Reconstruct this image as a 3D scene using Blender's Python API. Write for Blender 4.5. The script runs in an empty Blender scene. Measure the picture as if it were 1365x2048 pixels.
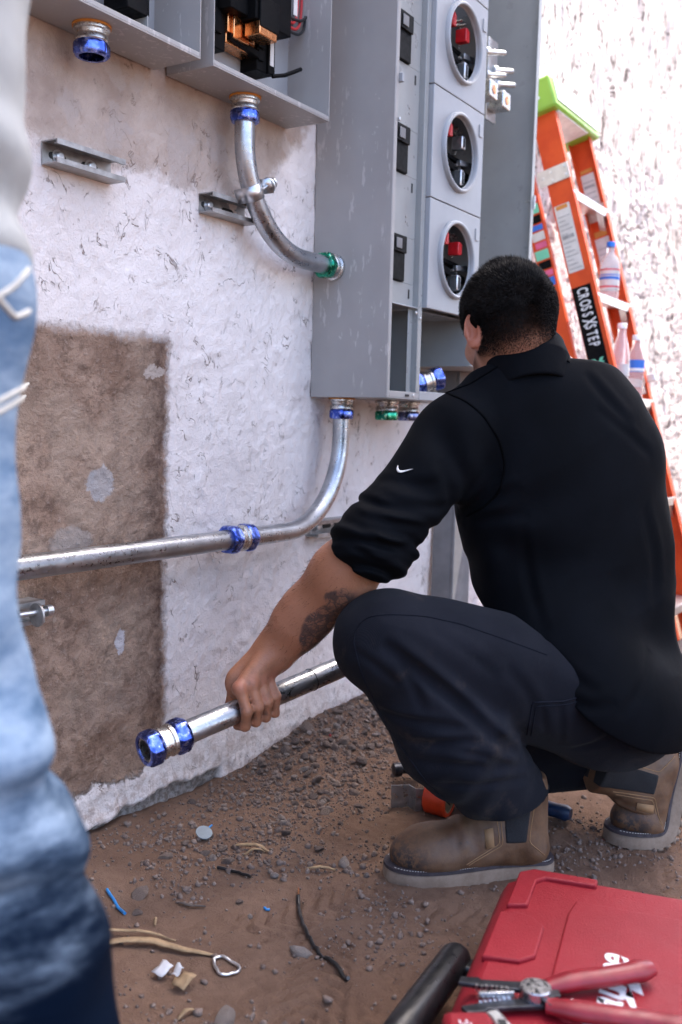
import bpy, bmesh, math, random
import numpy as np
from mathutils import Vector, Matrix
from math import pi, sin, cos, radians

scn = bpy.context.scene
COL = scn.collection
rng = np.random.default_rng(7)
random.seed(7)

# ------------------------------------------------------------------ camera
FPX, CXP, CYP = 2000.0, 682.5, 1024.0            # focal length in pixels of a 1365 x 2048 frame
CAM = np.array([0.0, -1.42, 0.84])
YAW, PITCH, ROLL = radians(32.4), radians(-5.2), radians(1.5)
FWD = np.array([cos(YAW)*cos(PITCH), sin(YAW)*cos(PITCH), sin(PITCH)])
_r0 = np.array([sin(YAW), -cos(YAW), 0.0]); _u0 = np.cross(_r0, FWD)
RGT = cos(ROLL)*_r0 + sin(ROLL)*_u0
UPV = -sin(ROLL)*_r0 + cos(ROLL)*_u0
cam_d = bpy.data.cameras.new('camera'); cam = bpy.data.objects.new('camera', cam_d); COL.objects.link(cam)
M = Matrix.Identity(4)
for i in range(3):
    M[i][0] = RGT[i]; M[i][1] = UPV[i]; M[i][2] = -FWD[i]; M[i][3] = CAM[i]
cam.matrix_world = M
cam_d.sensor_fit = 'HORIZONTAL'; cam_d.sensor_width = 24.0; cam_d.lens = 24.0*FPX/1365.0
cam_d.clip_start = 0.02; cam_d.clip_end = 3000
cam_d.dof.use_dof = True; cam_d.dof.focus_distance = 1.93; cam_d.dof.aperture_fstop = 3.4
scn.camera = cam

# ------------------------------------------------------------------ sky, sun, exposure
SUN_AZ, SUN_EL = radians(-22.0), radians(61.0)      # azimuth measured from +X towards +Y
SDIR = Vector((cos(SUN_AZ)*cos(SUN_EL), sin(SUN_AZ)*cos(SUN_EL), sin(SUN_EL)))
wd = bpy.data.worlds.new('World'); scn.world = wd; wd.use_nodes = True
nt = wd.node_tree; bg = nt.nodes['Background']
sky = nt.nodes.new('ShaderNodeTexSky'); sky.sky_type = 'NISHITA'; sky.sun_disc = False
sky.sun_elevation = SUN_EL; sky.sun_rotation = pi/2 - SUN_AZ
sky.air_density = 0.7; sky.dust_density = 3.0; sky.ozone_density = 0.5
nt.links.new(sky.outputs[0], bg.inputs[0]); bg.inputs[1].default_value = 0.15
sl = bpy.data.lights.new('sun', 'SUN'); sl.energy = 2.0; sl.angle = radians(0.55); sl.color = (1.0, 0.94, 0.87)
so = bpy.data.objects.new('sun', sl); COL.objects.link(so)
so.rotation_euler = SDIR.to_track_quat('Z', 'Y').to_euler()
so.location = (6, -5, 7)
vs = scn.view_settings
vs.view_transform = 'Standard'; vs.look = 'None'; vs.gamma = 1.0; vs.use_curve_mapping = False
vs.exposure = 2.65

# ------------------------------------------------------------------ point helpers (real positions found by sighting along the lens)
def ray(px, py): return FWD + RGT*(px-CXP)/FPX - UPV*(py-CYP)/FPX
def at(px, py, dep): return CAM + ray(px, py)*dep
def on_plane(px, py, axis, val):
    r = ray(px, py); return CAM + r*((val-CAM[axis])/r[axis])

# ------------------------------------------------------------------ noise in numpy
_perm = np.random.default_rng(3).random((256, 256))
_perm3 = np.random.default_rng(5).random((64, 64, 64)).astype(np.float32)
def vnoise(x, y):
    xi = np.floor(x).astype(int); yi = np.floor(y).astype(int)
    u = x-xi; v = y-yi; u = u*u*(3-2*u); v = v*v*(3-2*v)
    a = _perm[xi & 255, yi & 255]; b = _perm[(xi+1) & 255, yi & 255]
    c = _perm[xi & 255, (yi+1) & 255]; d = _perm[(xi+1) & 255, (yi+1) & 255]
    return (a*(1-u)+b*u)*(1-v) + (c*(1-u)+d*u)*v
def fbm(x, y, o=4, g=.5):
    s = 0; a = 1; t = 0
    for i in range(o):
        s = s + a*vnoise(x*2**i+17*i, y*2**i+31*i); t += a; a *= g
    return s/t
def noise3(p, f):
    q = p*f; i = np.floor(q).astype(int); w = q-i; w = w*w*(3-2*w)
    def c(a, b, d): return _perm3[(i[..., 0]+a) & 63, (i[..., 1]+b) & 63, (i[..., 2]+d) & 63]
    x, y, z = w[..., 0], w[..., 1], w[..., 2]
    return (((c(0,0,0)*(1-x)+c(1,0,0)*x)*(1-y) + (c(0,1,0)*(1-x)+c(1,1,0)*x)*y)*(1-z)
            + ((c(0,0,1)*(1-x)+c(1,0,1)*x)*(1-y) + (c(0,1,1)*(1-x)+c(1,1,1)*x)*y)*z)
def sstep(a, b, x):
    t = np.clip((x-a)/(b-a), 0, 1); return t*t*(3-2*t)

# ------------------------------------------------------------------ mesh builder
def basis(d):
    d = np.asarray(d, float); d = d/np.linalg.norm(d)
    a = np.array([0, 0, 1.0]) if abs(d[2]) < .9 else np.array([1.0, 0, 0])
    u = np.cross(a, d); u /= np.linalg.norm(u); return u, np.cross(d, u), d
class MB:
    def __init__(s): s.v = []; s.f = []
    def add(s, vs, fs):
        o = len(s.v); s.v += [tuple(map(float, p)) for p in vs]; s.f += [tuple(i+o for i in f) for f in fs]; return s
    def box(s, lo, hi):
        x0, y0, z0 = lo; x1, y1, z1 = hi
        return s.add([(x0,y0,z0),(x1,y0,z0),(x1,y1,z0),(x0,y1,z0),(x0,y0,z1),(x1,y0,z1),(x1,y1,z1),(x0,y1,z1)],
                     [(0,3,2,1),(4,5,6,7),(0,1,5,4),(1,2,6,5),(2,3,7,6),(3,0,4,7)])
    def obox(s, c, ax, half):       # oriented box: centre, three axes, half sizes
        c = np.asarray(c, float); ax = [np.asarray(a, float)/np.linalg.norm(a) for a in ax]
        vs = [c + sx*half[0]*ax[0] + sy*half[1]*ax[1] + sz*half[2]*ax[2] for sz in (-1, 1) for sx, sy in ((-1,-1),(1,-1),(1,1),(-1,1))]
        return s.add(vs, [(0,3,2,1),(4,5,6,7),(0,1,5,4),(1,2,6,5),(2,3,7,6),(3,0,4,7)])
    def lathe(s, p0, d, prof, n=24, caps=True, flat=None):   # prof: (distance along d, radius); flat: number of flats for hex-like rings
        u, v, d = basis(d); p0 = np.asarray(p0, float); vs = []; fs = []
        for (t, r) in prof:
            for k in range(n):
                a = 2*pi*k/n; rr = r
                vs.append(p0 + d*t + (u*cos(a)+v*sin(a))*rr)
        for j in range(len(prof)-1):
            for k in range(n):
                k2 = (k+1) % n; fs.append((j*n+k, j*n+k2, (j+1)*n+k2, (j+1)*n+k))
        if caps:
            fs.append(tuple(range(n))[::-1]); fs.append(tuple((len(prof)-1)*n+k for k in range(n)))
        return s.add(vs, fs)
    def cyl(s, p0, p1, r, n=20, r2=None):
        p0 = np.asarray(p0, float); p1 = np.asarray(p1, float); L = np.linalg.norm(p1-p0)
        return s.lathe(p0, p1-p0, [(0, r), (L, r if r2 is None else r2)], n)
    def tube(s, pts, r, n=12, caps=True, flat=None):         # swept tube; r scalar or list; flat=(a,b) elliptical factors
        pts = np.asarray(pts, float); m = len(pts); rr = r if hasattr(r, '__len__') else [r]*m
        tg = np.gradient(pts, axis=0); tg /= np.linalg.norm(tg, axis=1)[:, None]
        u, v, _ = basis(tg[0]); vs = []; fs = []
        for i in range(m):
            u = u - tg[i]*np.dot(u, tg[i]); u /= np.linalg.norm(u); v = np.cross(tg[i], u)
            fa, fb = flat if flat else (1, 1)
            for k in range(n):
                a = 2*pi*k/n; vs.append(pts[i] + rr[i]*(u*cos(a)*fa + v*sin(a)*fb))
        for j in range(m-1):
            for k in range(n):
                k2 = (k+1) % n; fs.append((j*n+k, j*n+k2, (j+1)*n+k2, (j+1)*n+k))
        if caps:
            fs.append(tuple(range(n))[::-1]); fs.append(tuple((m-1)*n+k for k in range(n)))
        return s.add(vs, fs)
    def pipe(s, pts, ro, ri, n=28):                          # hollow tube
        pts = np.asarray(pts, float); m = len(pts)
        tg = np.gradient(pts, axis=0); tg /= np.linalg.norm(tg, axis=1)[:, None]
        u, v, _ = basis(tg[0]); vs = []; fs = []
        for i in range(m):
            u = u - tg[i]*np.dot(u, tg[i]); u /= np.linalg.norm(u); v = np.cross(tg[i], u)
            for r in (ro, ri):
                for k in range(n):
                    a = 2*pi*k/n; vs.append(pts[i] + r*(u*cos(a)+v*sin(a)))
        for j in range(m-1):
            for k in range(n):
                k2 = (k+1) % n; a = j*2*n; b = (j+1)*2*n
                fs.append((a+k, a+k2, b+k2, b+k)); fs.append((a+n+k2, a+n+k, b+n+k, b+n+k2))
        for k in range(n):
            k2 = (k+1) % n; fs.append((k2, k, n+k, n+k2)); e = (m-1)*2*n; fs.append((e+k, e+k2, e+n+k2, e+n+k))
        return s.add(vs, fs)
    def prism(s, poly, org, ux, uy, h):                      # polygon in plane (org, ux, uy), extruded by h along ux x uy
        org = np.asarray(org, float); ux = np.asarray(ux, float); uy = np.asarray(uy, float); nn = np.cross(ux, uy); nn /= np.linalg.norm(nn)
        n = len(poly); vs = [org+ux*a+uy*b for a, b in poly] + [org+ux*a+uy*b+nn*h for a, b in poly]
        fs = [tuple(range(n))[::-1], tuple(range(n, 2*n))] + [(k, (k+1) % n, n+(k+1) % n, n+k) for k in range(n)]
        return s.add(vs, fs)
    def build(s, name, m, parent=None, smooth=35, bevel=0, kind=None):
        me = bpy.data.meshes.new(name); me.from_pydata(s.v, [], s.f); me.update()
        return finish(name, me, m, parent, smooth, bevel, kind)
def finish(name, me, m, parent=None, smooth=35, bevel=0, kind=None):
    if m is not None: me.materials.append(MAT[m] if isinstance(m, str) else m)
    if smooth:
        me.polygons.foreach_set('use_smooth', [True]*len(me.polygons))
        if smooth < 180: me.set_sharp_from_angle(angle=radians(smooth))
    o = bpy.data.objects.new(name, me); COL.objects.link(o)
    if parent is not None: o.parent = parent; o.matrix_parent_inverse = Matrix.Translation(-Vector(parent.location)) if parent.type == 'EMPTY' else Matrix.Identity(4)
    if bevel:
        b = o.modifiers.new('bevel', 'BEVEL'); b.width = bevel; b.segments = 2; b.limit_method = 'ANGLE'; b.angle_limit = radians(40)
        b.harden_normals = False
    if kind: o['kind'] = kind
    return o
def tag(o, label, cat=None, group=None):
    o['label'] = label
    if cat: o['category'] = cat
    if group: o['group'] = group
    return o
def thing(name, label, cat, loc=(0, 0, 0), group=None):
    o = bpy.data.objects.new(name, None); COL.objects.link(o); o.location = tuple(map(float, loc)); o.empty_display_size = .05
    return tag(o, label, cat, group)

# ------------------------------------------------------------------ material helpers
MAT = {}
class G:
    def __init__(s, name):
        s.m = bpy.data.materials.new(name); s.m.use_nodes = True; s.t = s.m.node_tree
        s.b = s.t.nodes['Principled BSDF']; s.c = s.t.nodes.new('ShaderNodeTexCoord'); s.vec = s.c.outputs['Object']; MAT[name] = s.m
    def n(s, t, **kw):
        nd = s.t.nodes.new(t)
        for k, v in kw.items(): setattr(nd, k, v)
        return nd
    def put(s, sock, v):
        if isinstance(v, bpy.types.NodeSocket): s.t.links.new(v, sock)
        elif v is not None:
            if sock.type == 'RGBA' and not hasattr(v, '__len__'): v = (v, v, v, 1)
            elif sock.type == 'RGBA' and len(v) == 3: v = (*v, 1)
            sock.default_value = v
    def noise(s, scale, detail=3, rough=.55, dist=0, vec=None):
        nd = s.n('ShaderNodeTexNoise'); s.put(nd.inputs['Vector'], vec or s.vec)
        nd.inputs['Scale'].default_value = scale; nd.inputs['Detail'].default_value = detail
        nd.inputs['Roughness'].default_value = rough; nd.inputs['Distortion'].default_value = dist
        return nd.outputs['Fac']
    def voro(s, scale, feat='F1', vec=None, rnd=1):
        nd = s.n('ShaderNodeTexVoronoi', feature=feat); s.put(nd.inputs['Vector'], vec or s.vec); nd.inputs['Scale'].default_value = scale
        nd.inputs['Randomness'].default_value = rnd
        return nd.outputs['Distance']
    def map(s, loc=(0,0,0), rot=(0,0,0), sc=(1,1,1), vec=None):
        nd = s.n('ShaderNodeMapping'); s.put(nd.inputs['Vector'], vec or s.vec)
        nd.inputs['Location'].default_value = loc; nd.inputs['Rotation'].default_value = rot; nd.inputs['Scale'].default_value = sc
        return nd.outputs[0]
    def ma(s, op, a, b=None, c=None, clamp=False):
        nd = s.n('ShaderNodeMath', operation=op, use_clamp=clamp); s.put(nd.inputs[0], a)
        if b is not None: s.put(nd.inputs[1], b)
        if c is not None: s.put(nd.inputs[2], c)
        return nd.outputs[0]
    def mr(s, v, a, b, lo=0, hi=1, smooth=True):
        nd = s.n('ShaderNodeMapRange', interpolation_type='SMOOTHSTEP' if smooth else 'LINEAR')
        s.put(nd.inputs[0], v)
        for i, q in enumerate((a, b, lo, hi)): s.put(nd.inputs[i+1], q)
        return nd.outputs[0]
    def mix(s, f, a, b, blend='MIX'):
        nd = s.n('ShaderNodeMix', data_type='RGBA', blend_type=blend)
        s.put(nd.inputs[0], f); s.put(nd.inputs[6], a); s.put(nd.inputs[7], b); return nd.outputs[2]
    def sep(s, v=None):
        nd = s.n('ShaderNodeSeparateXYZ'); s.put(nd.inputs[0], v or s.vec); return nd.outputs
    def comb(s, x, y, z):
        nd = s.n('ShaderNodeCombineXYZ')
        for i, q in enumerate((x, y, z)): s.put(nd.inputs[i], q)
        return nd.outputs[0]
    def attr(s, name, out='Fac'):
        nd = s.n('ShaderNodeAttribute', attribute_name=name); return nd.outputs[out]
    def bump(s, h, dist=.002, strength=1.0, prev=None):
        nd = s.n('ShaderNodeBump'); nd.inputs['Strength'].default_value = strength; nd.inputs['Distance'].default_value = dist
        s.put(nd.inputs['Height'], h)
        if prev is not None: s.put(nd.inputs['Normal'], prev)
        return nd.outputs[0]
    def set(s, **kw):
        al = dict(col='Base Color', rough='Roughness', metal='Metallic', nrm='Normal', spec='Specular IOR Level', trans='Transmission Weight',
                  ior='IOR', alpha='Alpha', sheen='Sheen Weight', coat='Coat Weight', sss='Subsurface Weight', emit='Emission Color', emits='Emission Strength', sht='Sheen Roughness', aniso='Anisotropic')
        for k, v in kw.items(): s.put(s.b.inputs[al[k]], v)
        return s.m
def simple(name, col, rough=.5, metal=0, var=.12, nscale=30, bumpd=0, bscale=200, **kw):
    g = G(name); c = np.array(col)
    n = g.noise(nscale, 4); col2 = g.mix(g.mr(n, .3, .7), tuple(c*(1-var)), tuple(np.minimum(c*(1+var), 1)))
    r = g.mr(g.noise(nscale*2.3, 3), .3, .7, rough-.07, rough+.07)
    d = dict(col=col2, rough=r, metal=metal)
    if bumpd: d['nrm'] = g.bump(g.noise(bscale, 3), bumpd)
    d.update(kw); g.set(**d); return g.m
# ------------------------------------------------------------------ materials
# galvanised steel tube: streaked, slightly dull zinc
g = G('galvanised'); n1 = g.noise(18, 4); n2 = g.noise(160, 3); n3 = g.noise(40, 5, .7)
st = g.noise(60, 4, vec=g.map(sc=(.08, 1, 1)))
c = g.mix(g.mr(n1, .3, .7), (.36, .37, .39), (.52, .53, .55)); c = g.mix(g.mr(n3, .60, .75, 0, .35), c, (.30, .305, .32))
c = g.mix(g.mr(st, .55, .8, 0, .35), c, (.66, .67, .68))
g.set(col=c, metal=1, rough=g.mr(g.ma('ADD', n2, st), .7, 1.3, .24, .46), nrm=g.bump(g.noise(240, 3), .0003))
# zinc strut, rougher, dusty
g = G('strut_zinc'); n1 = g.noise(25, 5, .65); n2 = g.noise(120, 3)
c = g.mix(g.mr(n1, .35, .7), (.30, .29, .28), (.50, .49, .48)); c = g.mix(g.mr(n2, .55, .75, 0, .4), c, (.38, .33, .29))
g.set(col=c, metal=.85, rough=g.mr(n1, .3, .7, .35, .6), nrm=g.bump(n2, .0004))
# bright zinc plate
simple('bright_zinc', (.66, .67, .68), .36, 1, .1, 60)
simple('cast_silver', (.60, .59, .57), .3, 1, .15, 70, .0005, 300)
# iridescent blue chromate
def irid(name, c1, c2, c3):
    g = G(name); n1 = g.noise(55, 2); n2 = g.noise(110, 3)
    c = g.mix(g.mr(n1, .35, .62), c1, c2); c = g.mix(g.mr(n2, .56, .7, 0, .75), c, c3)
    g.set(col=c, metal=1, rough=g.mr(n2, .3, .7, .16, .32), nrm=g.bump(g.noise(400, 2), .0002))
irid('blue_chromate', (.05, .09, .42), (.16, .24, .72), (.55, .58, .78))
irid('green_chromate', (.02, .22, .13), (.06, .42, .26), (.60, .62, .50))
irid('indigo_chromate', (.08, .10, .22), (.20, .22, .40), (.62, .60, .58))
simple('orange_gasket', (.62, .24, .03), .5)
# enclosure paint with scuffs
g = G('enclosure_paint'); n1 = g.noise(6, 4); n2 = g.noise(420, 2)
v = g.map(sc=(1, 1, .22)); sc1 = g.noise(70, 4, .6, vec=v); msk = g.noise(5, 3); sc2 = g.noise(38, 5, .7)
c = g.mix(g.mr(n1, .3, .7), (.315, .298, .285), (.352, .336, .322))
f = g.ma('MULTIPLY', g.mr(sc1, .585, .63), g.mr(msk, .47, .56)); f2 = g.ma('MULTIPLY', g.mr(sc2, .635, .66), g.mr(g.noise(3.3, 2), .46, .56))
c = g.mix(g.ma('MULTIPLY', g.ma('MAXIMUM', f, f2), .75), c, (.50, .47, .45))
du = g.mr(g.noise(12, 6, .7), .5, .8, 0, .22); c = g.mix(du, c, (.33, .29, .26))
g.set(col=c, rough=g.mr(n1, .3, .7, .36, .48), nrm=g.bump(n2, .0003, .6), spec=.5)
g = G('cover_paint'); n1 = g.noise(8, 4); n2 = g.noise(300, 2)
c = g.mix(g.mr(n1, .3, .7), (0.3034, 0.3116, 0.3239), (0.3444, 0.3526, 0.3608)); c = g.mix(g.mr(g.noise(22, 6, .7), .56, .8, 0, .2), c, (0.2952, 0.2706, 0.246))
g.set(col=c, rough=.36, nrm=g.bump(n2, .0002, .5))
simple('inner_paint', (.30, .305, .295), .34, 0, .06, 9)
simple('black_plastic', (.0045, .0045, .005), .5, 0, .2, 40, spec=.08)
simple('black_matte', (.010, .010, .011), .6, 0, .2, 40)
simple('red_plastic', (.52, .012, .018), .35, 0, .12, 60)
simple('copper', (.75, .33, .14), .25, 1, .15, 60)
simple('wire_black', (.012, .012, .013), .4); simple('wire_red', (.40, .02, .02), .4); simple('wire_blue', (.02, .20, .48), .4)
simple('paper_label', (.60, .58, .55), .6, 0, .1, 25)
simple('label_grey', (.30, .30, .30), .6, 0, .2, 60)
simple('label_ink', (.05, .05, .05), .6); simple('label_orange', (.55, .22, .04), .6)
simple('white_ink', (0.7225, 0.7225, 0.7225), .5, 0, .03); simple('green_ink', (.16, .55, .36), .5, 0, .05)
simple('blue_ink', (.02, .14, .55), .45, 0, .05); simple('red_ink', (.55, .03, .06), .45); simple('pink_ink', (.60, .10, .22), .5)
# fibreglass ladder
g = G('ladder_orange'); n1 = g.noise(14, 4); st = g.noise(90, 4, .6, vec=g.map(sc=(1, 1, .06)))
c = g.mix(g.mr(n1, .3, .7), (.56, .058, .010), (.66, .082, .014)); c = g.mix(g.mr(st, .6, .8, 0, .3), c, (0.68, 0.2295, 0.1214))
c = g.mix(g.mr(g.noise(45, 6, .75), .6, .75, 0, .25), c, (0.2975, 0.1263, 0.0632))
g.set(col=c, rough=.55, spec=.3, nrm=g.bump(st, .0004))
simple('ladder_cap', (0.2475, 0.465, 0.0525), .45, 0, .08, 12)
simple('aluminium', (.62, .62, .61), .38, .85, .08, 40)
# clear bottle plastic and water
g = G('bottle_plastic'); g.set(col=(.97, .98, .99), rough=.12, trans=.82, ior=1.18, nrm=g.bump(g.noise(60, 3), .002))
g = G('milky_plastic'); g.set(col=(.94, .94, .95), rough=.22, trans=.75, ior=1.15, nrm=g.bump(g.noise(40, 3), .0015))
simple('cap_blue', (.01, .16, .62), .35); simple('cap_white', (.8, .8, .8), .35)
# tool case
g = G('case_red'); n1 = g.noise(5, 4); n2 = g.voro(420); n3 = g.noise(26, 6, .75)
c = g.mix(g.mr(n1, .3, .7), (.205, .0055, .012), (.245, .008, .016)); c = g.mix(g.mr(n3, .55, .8, 0, .18), c, (0.2604, 0.1007, 0.088))
g.set(col=c, rough=g.mr(n3, .3, .7, .50, .62), spec=.28, nrm=g.bump(n2, .0006, .8))
simple('case_black', (0.0078, 0.0078, 0.009), .34, 0, .2, 30, .0003, 400)
simple('grip_red', (0.216, 0.0072, 0.0144), .42, 0, .15, 40)
simple('tool_steel', (.045, .047, .055), .38, .8, .3, 80)
simple('tool_bright', (.55, .55, .56), .3, 1, .15, 80)
simple('tape_red', (0.576, 0.044, 0.0096), .35, 0, .1, 60)
simple('cardboard', (.30, .20, .11), .8)
simple('grip_blue', (.012, .03, .075), .45, 0, .3, 60)
# people
g = G('skin'); n1 = g.noise(12, 4); n2 = g.noise(300, 3); n3 = g.noise(60, 4)
c = g.mix(g.mr(n1, .3, .7), (0.3312, 0.1362, 0.0698), (0.3956, 0.1713, 0.0952)); c = g.mix(g.mr(n3, .55, .75, 0, .35), c, (0.3312, 0.1167, 0.0728))
c = g.mix(g.attr('redden'), c, (0.4232, 0.1404, 0.0916)); c = g.mix(g.ma('MULTIPLY', g.attr('stubble'), .96), c, (0.0092, 0.0068, 0.0058))
dirt = g.mr(g.noise(45, 5, .7), .45, .7); c = g.mix(g.ma('MULTIPLY', g.attr('grime'), g.ma('MULTIPLY', dirt, .55)), c, (0.1472, 0.0741, 0.0497))
# tattoo ink on the forearm: looping outlines and shading
tv = g.map(vec=g.vec); t1 = g.voro(58, 'DISTANCE_TO_EDGE', vec=tv); t2 = g.noise(60, 2, .5, 2.5)
ln = g.ma('MAXIMUM', g.mr(t1, .03, .075, 1, 0), g.mr(g.ma('ABSOLUTE', g.ma('SUBTRACT', t2, .5)), .015, .04, .9, 0))
ink = g.ma('MULTIPLY', g.attr('ink'), g.ma('MAXIMUM', ln, g.mr(g.noise(42, 3, .6, 1.0), .42, .56, .30, .92)))
c = g.mix(g.ma('MULTIPLY', ink, .88), c, (.035, .032, .035))
g.set(col=c, rough=g.ma('MAXIMUM', g.mr(n3, .3, .7, .42, .56), g.ma('MULTIPLY', g.attr('stubble'), .9)), spec=g.mr(g.attr('stubble'), 0, 1, .45, .05), sss=.12, nrm=g.bump(n2, .0013, .8)); g.b.inputs['Subsurface Radius'].default_value = (.012, .004, .002); g.b.inputs['Subsurface Scale'].default_value = .6
g = G('shirt_black'); n1 = g.noise(9, 3); wv = g.noise(900, 2)
c = g.mix(g.mr(n1, .3, .7), (.0014, .0019, .0030), (.0024, .0031, .0048))
c = g.mix(g.mr(g.noise(160, 2), .74, .80, 0, .25), c, (0.0165, 0.0165, 0.0187))
g.set(col=c, rough=.8, sheen=.003, spec=.07, nrm=g.bump(g.noise(14, 4, .6), .004, .35, g.bump(wv, .0004, .4)))
simple('shirt_seam', (.0016, .0018, .0024), .9, 0, .2, 200, spec=.04)
g = G('jeans_dark'); n1 = g.noise(7, 4); wv = g.n('ShaderNodeTexWave'); g.put(wv.inputs['Vector'], g.vec); wv.inputs['Scale'].default_value = 260; wv.inputs['Distortion'].default_value = 3
c = g.mix(g.mr(n1, .3, .7), (.0062, .0070, .0105), (.0112, .0122, .0172)); c = g.mix(g.mr(g.noise(420, 2), .55, .8, 0, .4), c, (0.0216, 0.023, 0.0288))
c = g.mix(g.mr(g.noise(11, 6, .75), .56, .76, 0, .5), c, (0.072, 0.054, 0.0432))
g.set(col=c, rough=.9, sheen=.03, spec=.08, nrm=g.bump(g.noise(20, 4), .004, .4, g.bump(wv.outputs[1], .0004, .5)))
simple('jeans_thread', (.010, .011, .016), .9, 0, .2, 300, spec=.06)
# faded jeans of the person in the foreground: pale blue above, dark indigo towards the bottom, mottled
g = G('jeans_faded'); x, y, z = g.sep(); n1 = g.noise(9, 5, .65, vec=g.map(sc=(1, 1, 3.4))); n2 = g.noise(240, 3)
fade = g.mr(g.ma('ADD', z, g.ma('MULTIPLY', g.ma('SUBTRACT', n1, .5), .36)), .36, .60)
c = g.mix(g.mr(n1, .30, .72), (.085, .145, .235), (.28, .355, .44)); c = g.mix(g.mr(n2, .4, .8, 0, .35), c, (0.066, 0.1056, 0.1716)); c = g.mix(fade, (.0010, .0042, .0120), c)
g.set(col=c, rough=.95, spec=.06, nrm=g.bump(n1, .006, .4))
simple('thread_white', (0.525, 0.495, 0.435), .8); simple('shirt_pale', (0.3456, 0.3456, 0.3312), .85, 0, .12, 14, .003, 20)
g = G('boot_leather'); n1 = g.noise(16, 5, .65); n2 = g.noise(48, 4); n3 = g.noise(9, 4)
c = g.mix(g.mr(n1, .3, .7), (0.092, 0.0416, 0.0184), (0.172, 0.0896, 0.0448)); c = g.mix(g.mr(n2, .62, .74, 0, .5), c, (0.044, 0.0336, 0.0288))
c = g.mix(g.mr(n3, .5, .75, 0, .55), c, (0.192, 0.132, 0.088)); c = g.mix(g.ma('MULTIPLY', g.attr('scuff'), g.mr(g.noise(70, 5, .7), .42, .58)), c, (0.028, 0.024, 0.0256))
g.set(col=c, rough=g.mr(n1, .3, .7, .5, .72), nrm=g.bump(n2, .0025, .5, g.bump(g.noise(260, 3), .0006, .5)))
g = G('boot_sole'); n1 = g.noise(30, 5, .7); c = g.mix(g.mr(n1, .3, .7), (0.185, 0.1295, 0.0903), (0.259, 0.1939, 0.1443)); c = g.mix(g.mr(g.noise(14, 5, .7), .55, .75, 0, .5), c, (0.1702, 0.1147, 0.0851))
g.set(col=c, rough=.8, nrm=g.bump(n1, .001))
simple('boot_welt', (0.0413, 0.0315, 0.036), .7, 0, .3, 80); simple('boot_elastic', (.010, .010, .012), .85, 0, .2, 300, .0008, 500)
simple('stitch', (.50, .47, .42), .8); simple('boot_stitch', (.30, .17, .08), .8)
simple('hair_dark', (.0058, .0045, .004), .62, 0, .3, 30, spec=.15); simple('hair_cap', (.0045, .0036, .0032), .95, 0, .2, 60, spec=.03)
simple('eye_white', (.7, .68, .66), .2); simple('lip', (.34, .13, .10), .5)
# ground
g = G('dirt'); n1 = g.noise(3.5, 5, .6); n2 = g.noise(40, 6, .75); n3 = g.voro(95); n4 = g.noise(320, 4, .7)
c = g.mix(g.mr(n1, .3, .7), (0.1670, 0.0991, 0.0665), (0.2263, 0.1406, 0.0967)); c = g.mix(g.mr(n2, .35, .75, 0, .6), c, (0.1298, 0.0760, 0.0511))
c = g.mix(g.mr(n4, .6, .75, 0, .6), c, (0.2449, 0.1697, 0.1294)); c = g.mix(g.mr(n4, .28, .38, .6, 0), c, (0.0519, 0.0306, 0.0222))
h = g.ma('ADD', g.ma('MULTIPLY', n2, .8), g.ma('MULTIPLY', n4, .5))
g.set(col=c, rough=.95, spec=.2, nrm=g.bump(h, .008, .9))
def stone(name, a, b):
    g = G(name); n1 = g.noise(40, 5, .65); n2 = g.noise(230, 3); oi = g.n('ShaderNodeObjectInfo').outputs['Random']
    c = g.mix(g.mr(n1, .3, .7), a, b); c = g.mix(g.mr(n2, .58, .72, 0, .6), c, (.36, .31, .28)); c = g.mix(g.ma('MULTIPLY', oi, .5), c, (.13, .095, .08), 'MIX')
    g.set(col=c, rough=.9, spec=.25, nrm=g.bump(n1, .006, .6, g.bump(n2, .001)))
stone('stone_brown', (0.1332, 0.0925, 0.074), (0.2442, 0.185, 0.1517)); stone('stone_pale', (0.2368, 0.1924, 0.1665), (0.37, 0.3182, 0.2812)); stone('stone_dark', (0.0888, 0.0629, 0.0533), (0.1776, 0.1369, 0.1147))
stone('stone_red', (.30, .035, .04), (.42, .06, .06))
simple('straw', (0.294, 0.196, 0.105), .8, 0, .25, 60); simple('paper_white', (0.54, 0.54, 0.555), .7)
simple('grey_vinyl', (0.15, 0.195, 0.225), .45); simple('wood', (.36, .24, .15), .7, 0, .2, 20); simple('wood_dark', (.10, .075, .06), .8)
simple('blocker_concrete', (.42, .38, .35), .9, 0, .12, 3)
simple('board_grey', (.19, .185, .185), .7, 0, .15, 12)
# ------------------------------------------------------------------ stucco wall
g = G('stucco'); x, y, z = g.sep()
flat = g.comb(x, 0, z)
plat = []
def creases(sc, w, mask_sc, lo, hi, rot, st, seed):
    v = g.map(loc=(seed, 0, seed*1.7), rot=(0, rot, 0), sc=(1, 1, st), vec=flat)
    a = g.noise(sc, 3, .55, .8, vec=v); plat.append(a); r = g.ma('ABSOLUTE', g.ma('SUBTRACT', a, .5))
    m = g.mr(g.noise(mask_sc, 2, .5, vec=g.map(loc=(seed*3, 0, seed), vec=flat)), lo, hi)
    return g.ma('MULTIPLY', g.mr(r, w*.35, w, 1, 0), m)
c1 = creases(24, .014, 17, .56, .65, .5, .7, 1.3); c2 = creases(40, .015, 25, .58, .67, -.3, .8, 4.1); c3 = creases(13, .008, 10, .60, .68, .9, .6, 7.7)
c4 = g.ma('MULTIPLY', creases(8, .016, 6, .44, .56, .25, .45, 2.2), g.mr(x, 2.95, 3.4)); c5 = g.ma('MULTIPLY', creases(16, .020, 11, .46, .58, -.2, .5, 5.2), g.mr(x, 2.95, 3.4))
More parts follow.
